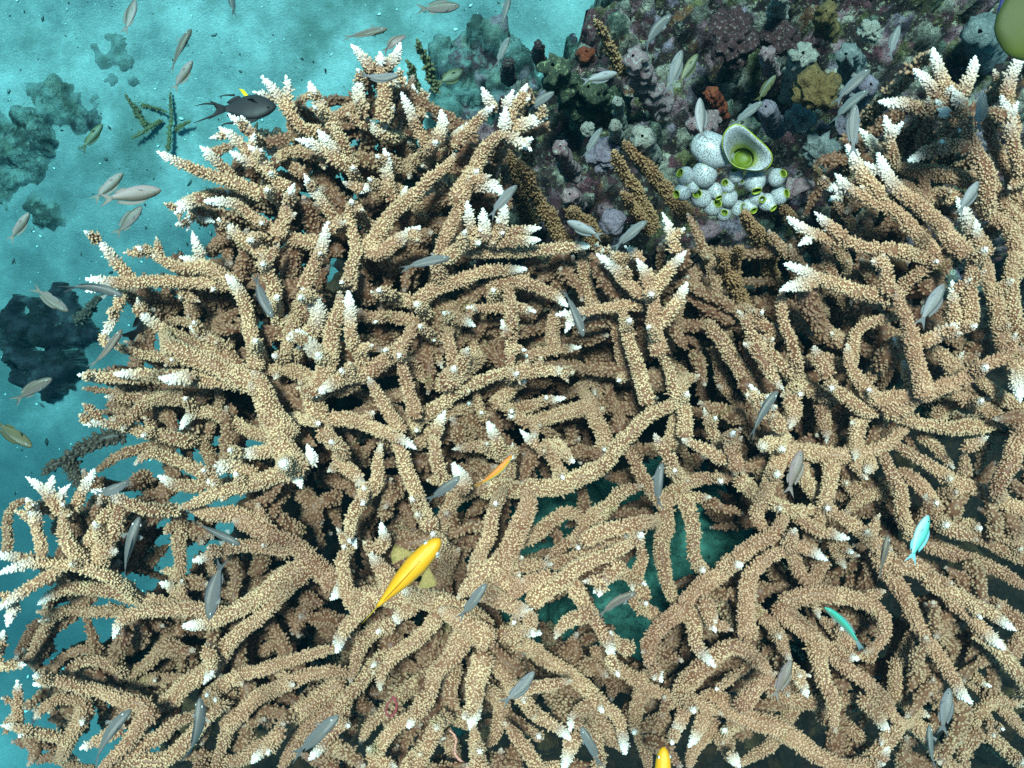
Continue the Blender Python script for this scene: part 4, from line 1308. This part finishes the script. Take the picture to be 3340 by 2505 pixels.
FISH = [
 # tile head tail width depth bend label
 ('A', (872, -10), (805, 232), 78, 1.5, 0, 'pink', "brownish fish heading up to the top edge above the olive coral"),
 ('A', (1243, 192), (1098, 482), 62, 1.45, .03, 'pink', "slender fish over sand heading up, above a plumper twin"),
 ('A', (1252, 398), (1112, 592), 84, 1.4, 0, 'pink', "plump fish over sand just below the slender one, left of the black fish"),
 ('A', (1500, -110), (1520, 118), 40, 1.5, .03, 'grey', "fish mostly cut off by the top edge with only its dark tail showing"),
 ('A', (795, 1120), (598, 1312), 74, 1.35, 0, 'pink', "fish crossing behind the tail of the long eyed fish over teal sand"),
 ('A', (1038, 1228), (640, 1302), 108, 1.1, 0, 'pink', "long pale fish in side view with dark eye, facing right over teal sand"),
 ('A', (922, 1338), (733, 1532), 66, 1.4, -.03, 'pink', "pale fish heading up right below the long eyed fish"),
 ('A', (198, 1382), (48, 1570), 92, 1.4, 0, 'pink', "pinkish plump fish near the left edge beside the rubble heap"),
 ('A', (665, 805), (520, 985), 66, 1.9, 0, 'olive', "murky olive fish among rubble under the olive branching coral"),
 ('B', (768, 35), (482, 62), 66, 1.35, 0, 'pink', "pinkish fish facing right along the top edge over pale sand"),
 ('B', (1092, -40), (1030, 208), 46, 1.25, 0, 'grey', "thin fish diving in from the top edge at centre"),
 ('B', (300, 190), (0, 245), 62, 1.3, 0, 'pink', "slender dark fish facing right above the highest antler tips"),
 ('B', (420, 232), (265, 345), 54, 1.15, -.22, 'pink', "curled fish arching just above the highest antler tips"),
 ('B', (372, 486), (110, 478), 60, .92, -.12, 'grey', "arched dark grey fish crossing in front of the highest antler tips"),
 ('B', (1090, 238), (1003, 446), 48, 1.25, .04, 'grey', "narrow fish over grey rubble at top centre, heading up"),
 ('B', (2140, 88), (1955, 335), 60, 1.05, .09, 'grey', "curved pale fish over the dark rock right of the lone tan finger coral"),
 ('B', (2205, 328), (2122, 615), 68, 1.05, .04, 'grey', "grey fish heading up over pinkish reef, left of a greenish fish"),
 ('B', (1788, 478), (1550, 528), 74, 1.1, 0, 'grey', "grey fish facing right at the foot of the lone tan finger coral"),
 ('B', (1378, 595), (1192, 728), 50, 1.1, .05, 'grey', "small grey fish right of the white fan of antler tips"),
 ('B', (1690, 828), (1572, 1030), 48, 1.1, .04, 'grey', "thin fish over the dark hollow beside a white coral stub"),
 ('B', (1138, 1198), (955, 1425), 62, .92, .04, 'grey', "grey fish passing in front of the three upright white tips"),
 ('B', (1462, 1435), (1700, 1540), 78, 1.05, 0, 'grey', "grey fish facing left towards the pointed tan finger coral"),
 ('B', (1980, 1435), (1755, 1625), 60, 1.0, .04, 'grey', "grey fish beside the purple lump, heading up right"),
 ('C', (98, 350), (-30, 560), 74, 1.15, 0, 'olive', "greenish fish over pink reef left of a rust red sponge"),
 ('C', (1408, 162), (1335, 385), 56, 1.1, .03, 'grey', "small pale green fish near the dark hollow at upper right"),
 ('C', (1222, 445), (968, 695), 64, .95, .04, 'grey', "pale fish above its shadowy twin beside the yellow sponge"),
 ('C', (1205, 590), (965, 810), 58, 1.1, .06, 'grey', "shadowy fish behind the pale one right of the yellow sponge"),
 ('C', (600, 490), (480, 665), 50, 1.2, .04, 'olive', "small dim green fish left of the yellow sponge"),
 ('C', (522, 660), (312, 828), 54, 1.1, .05, 'grey', "dark slender fish just above the large sea squirt"),
 ('C', (115, 632), (130, 915), 72, .95, -.06, 'grey', "pale fish with side fins directly left of the large sea squirt's top"),
 ('C', (1125, 670), (1102, 1028), 84, .92, .04, 'grey', "large pale fish hanging vertically by the white tips right of the sponge"),
 ('C', (1952, 600), (1918, 865), 58, 1.0, .04, 'grey', "grey fish between the tall white branches at upper right"),
 ('C', (1912, 1178), (1785, 1400), 62, .92, .03, 'grey', "grey fish covering a white tip in the right coral"),
 ('D', (795, 258), (392, 208), 64, .9, .10, 'grey', "arched grey fish facing right across the leftmost white tips"),
 ('D', (438, 360), (205, 198), 62, 1.3, 0, 'pink', "pale fish heading down right over the dark plate"),
 ('D', (785, 475), (575, 735), 62, .95, -.04, 'pink', "pinkish fish heading up right beside the hanging white tip"),
 ('D', (340, 792), (72, 950), 66, 1.25, .04, 'pink', "grey pink fish at the lower edge of the dark plate"),
 ('D', (218, 1238), (-70, 1060), 72, 1.0, 0, 'olive', "dark olive fish coming in from the left edge"),
 ('D', (1765, 402), (1645, 110), 56, .9, -.04, 'grey', "slender fish pointing down over a thick branch with white knobs"),
 ('D', (838, 1450), (598, 1535), 56, .95, -.20, 'grey', "strongly arched fish over the white antler tips at lower left"),
 ('E', (706, 12), (375, 92), 64, .9, .03, 'grey', "dark grey fish facing right above the centre thicket"),
 ('E', (1568, 522), (1432, 205), 60, .9, .04, 'grey', "grey fish pointing down across a white forked tip at centre"),
 ('E', (770, 1425), (540, 1595), 58, .92, -.05, 'grey', "grey fish left of and below the small orange wrasse"),
 ('E', (2080, 1340), (2062, 1645), 54, .92, .08, 'grey', "slim curved fish over the right end of the thick crescent branch"),
 ('F', (1698, 182), (1522, 465), 78, .9, .0, 'grey', "plump grey fish over brown branches beneath the right white tips"),
 ('F', (620, 872), (432, 1190), 66, .88, .03, 'grey', "grey fish with nose up among the stubby cream branches"),
 ('F', (770, 1258), (685, 1560), 74, .9, .03, 'pink', "pinkish grey fish heading up below the stubby cream branches"),
 ('G', (915, 28), (788, 470), 74, .86, .03, 'grey', "long grey fish with spread fins beside the white antler tips at lower left"),
 ('G', (1556, 210), (1225, 48), 58, .92, .0, 'grey', "grey fish pointing down right over a dark gap at lower left"),
 ('G', (1352, 700), (1448, 288), 80, .86, -.03, 'grey', "large grey fish pointing down with pale stripe, over the big diagonal branch"),
 ('G', (842, 1285), (608, 1659), 76, .88, .08, 'grey', "greenish grey fish near the bottom left corner, broadest of that pair"),
 ('G', (1300, 1200), (1200, 1620), 66, .88, -.10, 'grey', "slender curved fish right of the broad one near the bottom edge"),
 ('G', (2200, 1310), (1880, 1610), 78, .88, .0, 'grey', "plump grey fish facing up right at bottom, nearest below the yellow fish"),
 ('H', (942, 465), (752, 705), 58, .9, .0, 'grey', "small dark fish on the pale hub right of the yellow fish"),
 ('H', (1912, 522), (1650, 692), 64, .95, .06, 'pink', "tan fish crossing the big teal hole"),
 ('H', (1252, 1038), (1030, 1252), 66, .9, -.10, 'grey', "curved grey fish with clear eye below the teal hole"),
 ('H', (1555, 1388), (1690, 1665), 62, .92, .0, 'grey', "grey fish pointing up left beside a white tip at the bottom"),
 ('I', (1325, 142), (1278, 450), 56, .9, .02, 'pink', "thin grey fish left of the turquoise fish"),
 ('I', (705, 960), (588, 1225), 62, .9, .0, 'pink', "pinkish grey fish near the looped branch at lower right"),
 ('I', (1735, 1142), (1680, 1450), 66, .9, .03, 'grey', "grey fish above a slimmer one near the bottom right"),
 ('I', (1605, 1382), (1635, 1680), 54, .9, .03, 'grey', "slimmest grey fish at the bottom right, tail off the frame"),
]
for i, (t, hd, tl, w, d, bn, st, lb) in enumerate(FISH):
    make_fish("grey_fish" if st != 'olive' else "olive_fish", lb, t, hd, tl, w, d, round(bn / .04) * .04, 'slim', st, 1 if i % 3 else -1, R([-6, 4, 8, 0, -3][i % 5]), SCH)
bk = make_fish("black_fish", "black damselfish with trailing fin filaments and yellow belly fin over teal sand", 'A', (1790, 692), (1350, 712), 135, 1.10, 0., 'deep', 'dark', 1, R(0), roll=1.25)
make_fish("black_fish", "dark fish half hidden behind brown branches on the left", 'D', (1155, 285), (790, 560), 120, 1.2, 0., 'deep', 'dark', -1, R(0))
make_fish("olive_fish", "round brown olive fish hovering over grey rubble at top centre", 'B', (788, 455), (615, 548), 96, 1.5, 0., 'deep', 'olive', 1, R(0))
make_fish("yellow_fish", "big bright yellow fish heading up right with fins spread, lower centre", 'H', (640, 172), (145, 710), 128, .85, 0., 'goat', 'yellow', -1, R(4))
make_fish("yellow_fish", "yellow fish at the bottom edge with only its front half in view", 'H', (2090, 1525), (2075, 2080), 104, .88, 0., 'goat', 'yellow', 1, R(0), roll=.2)
make_fish("wrasse", "small orange wrasse with blue belly curving through the centre thicket", 'E', (1108, 1290), (870, 1495), 52, .95, -.08, 'wrasse', 'orange', -1, R(0), roll=.9)
make_fish("turquoise_fish", "bright turquoise fish heading up over pale branches at right", 'I', (1592, 22), (1472, 338), 94, .9, 0., 'slim', 'green', 1, R(0))
make_fish("wrasse", "thin green and white striped wrasse curving over a dark ring of branches", 'I', (922, 618), (1165, 885), 58, .95, -.10, 'wrasse', 'stripe', 1, R(0), roll=.8)
make_fish("surgeonfish", "yellow green fish with navy fins cut off by the top right corner", 'C', (2062, 285), (2840, -260), 380, .8, 0., 'disc', 'surgeon', 1, R(0), roll=1.4)

def filament(parent, pts, r0, m):
    path, s, L = resample(smooth_path(pts, 10), .02); T, U, W = frames(path); a = np.arange(6) * 2 * np.pi / 6; r = r0 * (1 - .8 * s / L)
    V = path[:, None] + (U[:, None] * np.cos(a)[None, :, None] + W[:, None] * np.sin(a)[None, :, None]) * r[:, None, None]
    link("fin_filament", mesh_np("fin_filament", V.reshape(-1, 3), grid_faces(len(path), 6)), m, parent)
for pts_ in ([(-.42, 0, .10), (-.55, 0, .15), (-.70, .02, .22)], [(-.42, 0, -.10), (-.56, 0, -.11), (-.72, -.02, -.09)], [(-.12, 0, .24), (-.24, 0, .24), (-.36, 0, .33)], [(-.12, 0, -.23), (-.26, 0, -.24), (-.36, 0, -.22)]):
    filament(bk, pts_, .018, FM['dark'][1])
V_ = np.array([(.12, .01, -.16), (.05, .01, -.17), (-.06, .02, -.33), (.02, .02, -.30), (.12, -.01, -.16), (.05, -.01, -.17), (-.06, .0, -.33), (.02, .0, -.30)])
link("pelvic_fin", mesh_np("pelvic_fin", V_, [(0, 1, 2, 3), (7, 6, 5, 4), (0, 4, 5, 1), (1, 5, 6, 2), (2, 6, 7, 3), (3, 7, 4, 0)], smooth=False), plain("bright_yellow_fin", (.8, .62, .01), .5, .1), bk)

# ------------------------------------------------------------------ sea squirts
k = NT("sea_squirt_skin")
tc = k.n("ShaderNodeTexCoord"); v = k.n("ShaderNodeTexVoronoi"); v.inputs["Scale"].default_value = 720; k.l(tc.outputs["Object"], v.inputs["Vector"])
spots = k.ramp(v.outputs["Distance"], [(.36, (1, 1, 1)), (.46, (0, 0, 0))])
n = k.noise(40, 3)
spots = k.math('MULTIPLY', spots, k.ramp(n, [(.35, (.55, .55, .55)), (.6, (1, 1, 1))]))
lipv = k.attr("lip").outputs["Fac"]
c = k.mix(spots, k.mix(n, (.33, .34, .36), (.44, .42, .41)), (.07, .045, .03))
c = k.mix(lipv, c, (.22, .24, .02)); k.color(c); k.b.inputs["Roughness"].default_value = .4
k.b.inputs["Specular IOR Level"].default_value = .5
M['squirt'] = k.m
M['squirt_in'] = plain("sea_squirt_inside", (.10, .135, .008), .5, .3, 120)
M['squirt_lip'] = plain("sea_squirt_lip", (.24, .27, .03), .4, .3, 120)
def squirt(label, cxy, r, oxy, z, t='C', ratio=.45, big=False):
    cx, cy = full(t, *cxy); ox, oy = full(t, *oxy)
    rr = r * S * mpp(z); c = P(cx, cy, z); o_ = P(ox, oy, z) - c
    ln = min(.9 * rr, np.linalg.norm(o_)); dirv = np.array([o_[0], o_[1], 0]); nn = np.linalg.norm(dirv)
    hor = ln / rr; dirv = dirv / nn * hor if nn > 1e-9 else dirv * 0
    ax = Vector((dirv[0], dirv[1], math.sqrt(max(.05, 1 - hor ** 2)))).normalized()
    m = 22; ph = np.arange(m) * 2 * np.pi / m
    q = ratio
    prof = [(.25, -1.02), (.62, -.82), (.88, -.5), (1.0, -.1), (.96, .25), (.80, .58), (.62, .80), (q * 1.12, .96), (q * 1.04, 1.06), (q * .98, 1.10)]
    lip = [0, 0, 0, 0, 0, 0, 0, .05, .5, 1]
    def lathe(pf, lp, wob=.05):
        V = []; A = []
        for i, (pr, h) in enumerate(pf):
            ww = 1 + wob * np.sin(ph * 2 + r) + wob * .6 * np.sin(ph * 3 + r * 1.7)
            V.append(np.stack([pr * np.cos(ph) * ww, pr * np.sin(ph) * ww * (1 if not big else .92), np.full(m, h)], -1)); A.append(np.full(m, lp[i]))
        mb = MB(); mb.add(np.concatenate(V), grid_faces(len(pf), m), lip=np.concatenate(A)); return mb
    e = empty("sea_squirt", tuple(c))
    tag(e, label, "sea squirt", "sea squirts clustered on the reef")
    rot = ax.to_track_quat('Z', 'Y').to_matrix().to_4x4() @ Matrix.Scale(rr, 4)
    for nm, mb, mt in (('body', lathe(prof, lip), M['squirt']),
                       ('rim', lathe([(q * .99, 1.08), (q * 1.03, 1.13), (q * .93, 1.16), (q * .84, 1.10), (q * .82, 1.02)], [1] * 5), M['squirt_lip']),
                       ('inner_wall', lathe([(q * .83, 1.05), (q * .86, .8), (q * .8, .45), (q * .4, .25), (.001, .22)], [0] * 5), M['squirt_in'])):
        me = mb.mesh("sea_squirt_" + nm); me.transform(rot); link(nm, me, mt, e)
    return e
SQ = [((140, 1130), 80, (146, 1066), "largest round white sea squirt, under the big one's left side, opening up"),
 ((20, 1140), 56, (-20, 1130), "white sea squirt at the far left end of the cluster, upper one"),
 ((5, 1240), 58, (-40, 1262), "white sea squirt at the far left end of the cluster, lower one"),
 ((66, 1200), 50, (30, 1186), "small speckled sea squirt with green opening facing left"),
 ((212, 1235), 52, (230, 1285), "speckled sea squirt wedged between two larger ones at left"),
 ((345, 1140), 46, (330, 1112), "small sea squirt right below the big one's lip"),
 ((378, 1178), 26, (378, 1180), "tiny sea squirt with a round green opening in the middle"),
 ((465, 1170), 72, (472, 1238), "large speckled sea squirt under the big one's right side"),
 ((290, 1205), 48, (268, 1192), "sea squirt just above the one with a tilted green opening"),
 ((298, 1282), 56, (276, 1246), "middle sea squirt with tilted green opening left of a red patch"),
 ((122, 1280), 66, (88, 1266), "round sea squirt with wide dark green opening at lower left"),
 ((196, 1340), 60, (216, 1328), "front sea squirt with wide open green mouth"),
 ((265, 1388), 46, (263, 1386), "lowest sea squirt of the cluster, opening straight at the viewer"),
 ((366, 1352), 50, (384, 1352), "sea squirt in the lowest row facing slightly right"),
 ((436, 1335), 50, (452, 1368), "sea squirt in the lowest row with opening turned down"),
 ((486, 1285), 52, (504, 1300), "speckled sea squirt below the large one on the right"),
 ((548, 1310), 56, (580, 1350), "sea squirt at the lower right of the cluster facing down right"),
 ((628, 1268), 56, (660, 1262), "rightmost shaded sea squirt without a visible green mouth"),
 ((612, 1150), 58, (638, 1136), "bluish tube shaped sea squirt alone at the upper right of the cluster")]
for cxy, r, oxy, lb in SQ: squirt(lb, cxy, r * 1.04, oxy, 1.47 + .00035 * (1400 - cxy[1]) * .3)
def big_squirt():
    def q(x, y): return (2200 + x / 4.424, 350 + y / 4.424)
    z1 = 1.53
    c0 = P(*q(950, 650), z1 - .05); e = empty("sea_squirt", tuple(c0))
    tag(e, "big pale blue sea squirt with a wide olive green mouth and speckled side", "sea squirt", "sea squirts clustered on the reef")
    rim = [(700, 520), (715, 400), (790, 295), (900, 245), (1010, 290), (1110, 385), (1210, 480), (1330, 580), (1402, 690), (1395, 800), (1310, 890), (1190, 922), (1040, 900), (900, 870), (800, 800), (740, 690), (705, 600)]
    rim = np.array([q(*p_) for p_ in rim] + [q(*rim[0])])
    m = 56; t_ = np.linspace(0, len(rim) - 1, m, endpoint=False)
    R_ = np.stack([np.interp(t_, range(len(rim)), rim[:, i]) for i in (0, 1)], 1)
    for _ in range(2): R_ = (np.roll(R_, 1, 0) + 2 * R_ + np.roll(R_, -1, 0)) / 4
    mc = np.array(q(985, 735)); ang = np.arctan2(R_[:, 1] - mc[1], R_[:, 0] - mc[0])
    mr = 165 / 4.424; MO = mc + mr * np.stack([np.cos(ang), np.sin(ang) * .92], 1)
    up = np.clip((mc[1] - R_[:, 1]) / 90, -.6, 1.2)             # the back of the hood stands higher
    def ring(a, z): return np.array([P(x, y, zz) for (x, y), zz in zip(a, np.broadcast_to(z, m))])
    inn = MB(); rows = []
    for f, dz in ((0, -.014), (.12, -.011), (.35, -.007), (.65, -.002), (.9, .003), (1.0, .002)):
        rows.append(ring(MO * (1 - f) + R_ * f, z1 + dz + .016 * up * f))
    lipz = z1 + .016 * up
    cen = R_.mean(0)
    for f, dz in ((1.02, -.004), (1.0, -.014), (.9, -.035), (.7, -.075)):
        rows.append(ring(cen + (R_ - cen) * f, lipz + dz))
    lp = np.concatenate([np.full(m, v_) for v_ in (.95, .8, .12, 0, 0, 0, .25, 0, 0, 0)])
    inn.add(np.concatenate(rows), grid_faces(len(rows), m), lip=lp); me = inn.mesh("sea_squirt_hood"); me.transform(Matrix.Translation(-Vector(c0))); link("hood", me, M['squirt'], e)
    g = MB(); rows = [ring(mc + (MO - mc) * f, z1 + dz) for f, dz in ((1.0, -.014), (.97, -.018), (.90, -.024), (.80, -.025), (.76, -.022), (.70, -.025), (.4, -.027), (.01, -.027))]
    g.add(np.concatenate(rows), grid_faces(len(rows), m)); me = g.mesh("sea_squirt_inner"); me.transform(Matrix.Translation(-Vector(c0))); link("inner_wall", me, M['squirt_in'], e)
    tb = MB(); a_ = np.linspace(0, 2 * np.pi, 8, endpoint=False); rw = []
    rr = ring(cen + (R_ - cen) * 1.012, lipz - .002); ctr = rr.mean(0)
    for i in range(m):
        o_ = rr[i] - ctr; o_[2] = 0; o_ /= np.linalg.norm(o_)
        rw.append(rr[i] + .0013 * (np.cos(a_)[:, None] * o_ + np.sin(a_)[:, None] * np.array([0, 0, 1.0])))
    rw.append(rw[0]); tb.add(np.concatenate(rw), grid_faces(m + 1, 8)); me = tb.mesh("sea_squirt_rim"); me.transform(Matrix.Translation(-Vector(c0))); link("rim", me, M['squirt_lip'], e)
    V, Q = ico(22, 36); bc = P(*q(545, 610), z1 - .020)
    w = 1 + .12 * (fbm(V[:, 0] * 2 + 3, V[:, 1] * 2 + V[:, 2], 3, 5) - .5)
    ax = Vector((.92, -.38, .0)).normalized(); rot = Matrix((ax, Vector((0, 0, 1)).cross(ax), Vector((0, 0, 1)))).transposed()
    b_ = mesh_np("sea_squirt_side", (V * w[:, None] * np.array([.0225, .0170, .014])) @ np.array(rot).T + bc - c0, Q, attrs={'lip': np.clip(-.2 - V[:, 2] * .5 - V[:, 0] * .45, 0, .9)})
    link("body", b_, M['squirt'], e)
# ------------------------------------------------------------------ loose lumps, sponges and dead coral on the rock
def lump_mat(name, c1, c2, c3=None):
    k = NT(name); n = k.noise(85, 6, .78); n2 = k.noise(210, 4, .7)
    c = k.ramp(n, [(.36, c1), (.6, c2)])
    if c3: c = k.mix(k.ramp(n2, [(.56, (0, 0, 0)), (.64, (1, 1, 1))]), c, c3)
    k.color(c); k.b.inputs["Roughness"].default_value = .8; k.bump(k.noise(110, 6, .8), 1.0, .010); return k.m
LM = {'pale': lump_mat("pale_dead_coral", (.30, .26, .21), (.56, .50, .42), (.10, .07, .06)),
      'lilac': lump_mat("lilac_coralline", (.22, .15, .19), (.38, .30, .36), (.10, .07, .07)),
      'pink': lump_mat("pink_coralline", (.30, .13, .15), (.48, .32, .31), (.6, .55, .48)),
      'green': lump_mat("green_speckled", (.035, .045, .03), (.11, .12, .07), (.46, .46, .24)),
      'maroon': lump_mat("maroon_crust", (.035, .014, .016), (.12, .045, .045), (.36, .25, .22)),
      'rust': lump_mat("rust_sponge", (.22, .03, .012), (.36, .08, .03), (.08, .02, .02)),
      'mustard': lump_mat("mustard_sponge", (.15, .085, .025), (.30, .185, .07), (.06, .035, .015)),
      'grey': lump_mat("grey_crust", (.14, .15, .15), (.30, .30, .28), (.45, .44, .42)),
      'dim': lump_mat("teal_grey_crust", (.08, .085, .08), (.2, .2, .17), (.3, .3, .27))}
def ico(n=24, m=36):
    th = np.linspace(0, np.pi, n); ph = np.arange(m) * 2 * np.pi / m
    return np.stack([np.sin(th)[:, None] * np.cos(ph), np.sin(th)[:, None] * np.sin(ph), np.cos(th)[:, None] + 0 * ph[None]], -1).reshape(-1, 3), grid_faces(n, m)
big_squirt()
def lump(name, label, cat, t, pts, rad, z0, z1, mat, rough=.5, freq=3.0, group=None):
    """a knobbly body swept along tile points; one point makes a boulder"""
    V, Q = ico()
    pp = [full(t, *map(float, q.split(','))) for q in pts.split()]
    seed = int(rng.integers(1000))
    if len(pp) == 1:
        r = rad * S * mpp(z1); c = P(*pp[0], z1 - r * .55)
        f = 1 + rough * (fbm(V[:, 0] * freq + seed + V[:, 2] * 1.7, V[:, 1] * freq + V[:, 2] * freq * .9, 5, seed) - .48) * 1.7
        f = f * (1 + .10 * (vnoise(V[:, 0] * 11 + seed, V[:, 1] * 11 + V[:, 2] * 9, 5) - .5))
        V2 = V * f[:, None] * r * np.array([1, rng.uniform(.8, 1.15), .9])
    else:
        w = np.array([P(x, y, z) for (x, y), z in zip(pp, np.linspace(z0, z1, len(pp)))]); r = rad * S * mpp(z1)
        path, s, L = resample(smooth_path(w, 8), max(.003, r * .22)); T, U, W = frames(path); m = 22; a = np.arange(m) * 2 * np.pi / m
        pr = r * np.sqrt(np.clip(1 - (1 - np.clip((L - s) / (r * .9), 0, 1)) ** 2.4, .02, 1)) * (1.15 - .25 * s / L)
        n = len(path); A2, S2 = np.meshgrid(a, s / r)
        rough *= 1.25; f = 1 + rough * (fbm(np.cos(A2) * freq * .6 + S2 * .8 + seed, np.sin(A2) * freq * .6 + S2 * .9, 5, seed) - .45) * 1.8
        Vp = path[:, None] + (U[:, None] * np.cos(a)[None, :, None] + W[:, None] * np.sin(a)[None, :, None]) * (pr[:, None] * f)[..., None]
        c = w[0]; V2 = Vp.reshape(-1, 3) - c; Q = grid_faces(n, m)
    o = link(name, mesh_np(name, V2, Q), mat); o.location = c
    tag(o, label, cat, group); return o
DG = "dead coral knobs on the reef"
lump("dead_coral", "pale forked dead coral knob standing between brown fingers", "dead coral", 'B', "2000,1060 1960,960 1950,880", 74, 1.30, 1.42, LM['pale'], .7, 3, DG)
lump("dead_coral", "thin whitish dead coral stick left of the pale knob", "dead coral", 'B', "1800,940 1785,870 1775,800", 36, 1.32, 1.42, LM['pale'], .6, 3, DG)
lump("dead_coral", "upright pale dead coral stick beside the grey fish's fork", "dead coral", 'B', "1810,820 1800,720 1790,650", 34, 1.22, 1.33, LM['pale'], .6, 3, DG)
lump("dead_coral", "small round white dead coral lump behind the thin fish", "dead coral", 'B', "1600,835", 44, 1.2, 1.36, LM['pale'], .6, 3, DG)
lump("dead_coral", "pink white dead coral stick at the edge of the dark hollow", "dead coral", 'B', "1500,1130 1450,1030 1420,945", 50, 1.25, 1.38, LM['pink'], .7, 3, DG)
lump("dead_coral", "broad whitish crusted lump above the short tan finger coral", "dead coral", 'B', "1690,1000", 95, 1.2, 1.36, LM['lilac'], .8, 3, DG)
lump("dead_coral", "small pinkish dead coral tip below the dark hollow", "dead coral", 'B', "1530,1340 1500,1290 1480,1255", 50, 1.28, 1.36, LM['pink'], .7, 3, DG)
lump("sponge", "smooth lilac lump near the grey fish heading up right", "sponge", 'B', "1760,1440", 88, 1.3, 1.40, LM['lilac'], .45, 2.4)
lump("dead_coral", "green speckled dead coral stump right of the white antler fan", "dead coral", 'B', "1560,760 1460,570 1370,420", 92, 1.15, 1.32, LM['green'], .8, 4, DG)
lump("dead_coral", "dark speckled stump leaning below the lone tan finger", "dead coral", 'B', "1780,700 1680,620 1600,560", 80, 1.15, 1.28, LM['green'], .8, 4, DG)
lump("dead_coral", "rust red crusted stump left of the lone tan finger coral", "dead coral", 'B', "1610,470 1590,330", 52, 1.1, 1.22, LM['rust'], .8, 4, DG)
lump("dead_coral", "maroon stick at the reef edge by the sand", "dead coral", 'B', "1310,420 1280,290", 34, .95, 1.1, LM['maroon'], .7, 4, DG)
lump("dead_coral", "maroon spindle standing on the grey rubble bank", "dead coral", 'B', "1090,520 1080,400", 38, .62, .75, LM['maroon'], .7, 4, DG)
lump("dead_coral", "pale pink crusted arm at the upper reef, right of lone tan finger", "dead coral", 'B', "2080,700 1960,520 1890,360", 74, 1.14, 1.30, LM['pink'], .8, 4, DG)
lump("dead_coral", "dark knob above the sea squirts, near the left pale fish", "dead coral", 'C', "190,760 140,850 60,800", 50, 1.30, 1.40, LM['pink'], .7, 4, DG)
lump("sponge", "bulging mustard yellow sponge on the upper right reef", "sponge", 'C', "870,580", 138, 1.2, 1.42, LM['mustard'], .75, 3.2)
lump("dead_coral", "whitish rugged dead coral arm above the mustard sponge", "dead coral", 'C', "720,620 750,470 780,340", 76, 1.2, 1.36, LM['pale'], .9, 4, DG)
lump("dead_coral", "greenish white crust below the mustard sponge", "dead coral", 'C', "760,760", 90, 1.2, 1.34, LM['grey'], .9, 3, DG)
lump("sponge", "pale lilac lobed sponge partly behind two fish", "sponge", 'C', "1110,650 1160,600 1220,545", 60, 1.22, 1.36, LM['lilac'], .5, 2.4)
lump("sponge", "smooth grey pink sponge lobe above the big sea squirt", "sponge", 'C', "600,840 570,760 540,690", 62, 1.25, 1.38, LM['lilac'], .4, 2)
lump("sponge", "rust red sponge between the pale fish and a dead coral stub", "sponge", 'C', "250,760 220,680 175,590", 46, 1.24, 1.34, LM['rust'], .9, 5)
lump("dead_coral", "cream dead coral tip near the top edge, upper right", "dead coral", 'C', "610,90 620,30 640,-40", 46, 1.22, 1.32, LM['pale'], .9, 5, DG)
lump("dead_coral", "yellowish dead coral knob right of the reef top", "dead coral", 'C', "930,210 920,130 930,70", 56, 1.2, 1.32, LM['mustard'], .9, 4, DG)
lump("dead_coral", "pale knob at upper right near the dark hollow", "dead coral", 'C', "1220,200", 66, 1.2, 1.33, LM['pale'], .9, 4, DG)
lump("dead_coral", "white grey crusted stub right of the whitish rugged arm", "dead coral", 'C', "1120,520 1100,400 1060,350", 64, 1.2, 1.34, LM['grey'], .9, 4, DG)
lump("dead_coral", "small speckled pale knob left of the mustard sponge", "dead coral", 'C', "570,470 560,400 540,340", 42, 1.22, 1.33, LM['pink'], .9, 4, DG)
lump("dead_coral", "grey green dead coral slab at the right below the yellow green fish", "dead coral", 'C', "1960,330 1930,200", 110, 1.15, 1.3, LM['grey'], .6, 3, DG)
lump("dead_coral", "pinkish flat crust between the sea squirts and the white branches", "dead coral", 'C', "700,1220 860,1215", 52, 1.32, 1.34, LM['pink'], .8, 4, DG)
lump("dead_coral", "round grey crust under the big sea squirt on the right", "dead coral", 'C', "900,980", 110, 1.2, 1.34, LM['grey'], .9, 3, DG)
lump("dead_coral", "pale lilac stub under the vertical pale fish", "dead coral", 'C', "1080,830", 76, 1.2, 1.32, LM['lilac'], .8, 3, DG)
lump("rock", "maroon boulder at the top of the reef, left part", "rock", 'C', "330,250", 150, 1.1, 1.25, LM['maroon'], .8, 3)
lump("rock", "brownish boulder under the cream dead coral tip", "rock", 'C', "640,260", 130, 1.1, 1.24, LM['maroon'], .8, 3)
# slim worm-like animals
def tube(name, label, cat, t, pts, rad, z, mat, closed=False):
    pp = [full(t, *map(float, q.split(','))) for q in pts.split()]
    w = np.array([P(x, y, z) for x, y in pp]); path, s, L = resample(smooth_path(w, 10), .0016); T, U, W = frames(path)
    m = 8; a = np.arange(m) * 2 * np.pi / m; r = rad * S * mpp(z) * (1 + .22 * np.sin(s * 2200)) * (1 - .5 * s / L)
    V = path[:, None] + (U[:, None] * np.cos(a)[None, :, None] + W[:, None] * np.sin(a)[None, :, None]) * r[:, None, None]
    c = w[0]; o = link(name, mesh_np(name, V.reshape(-1, 3) - c, grid_faces(len(path), m)), mat); o.location = c
    tag(o, label, cat); return o
M['worm'] = plain("red_banded_skin", (.55, .24, .18), .5, .6, 500)
M['worm_dark'] = plain("dark_red_skin", (.22, .03, .04), .5, .5, 400)
tube("brittle_star_arm", "thin wavy red and white brittle star arm in the dark gap at bottom centre", "brittle star", 'H', "845,1680 790,1625 745,1590 722,1550 745,1500 755,1460 725,1430 695,1410", 12, 1.50, M['worm'])
tube("ring_worm", "dark red ring on a brown branch left of the bottom centre", "worm", 'H', "335,1195 365,1230 360,1290 330,1335 290,1330 282,1285 300,1240 330,1205", 9, 1.58, M['worm_dark'])
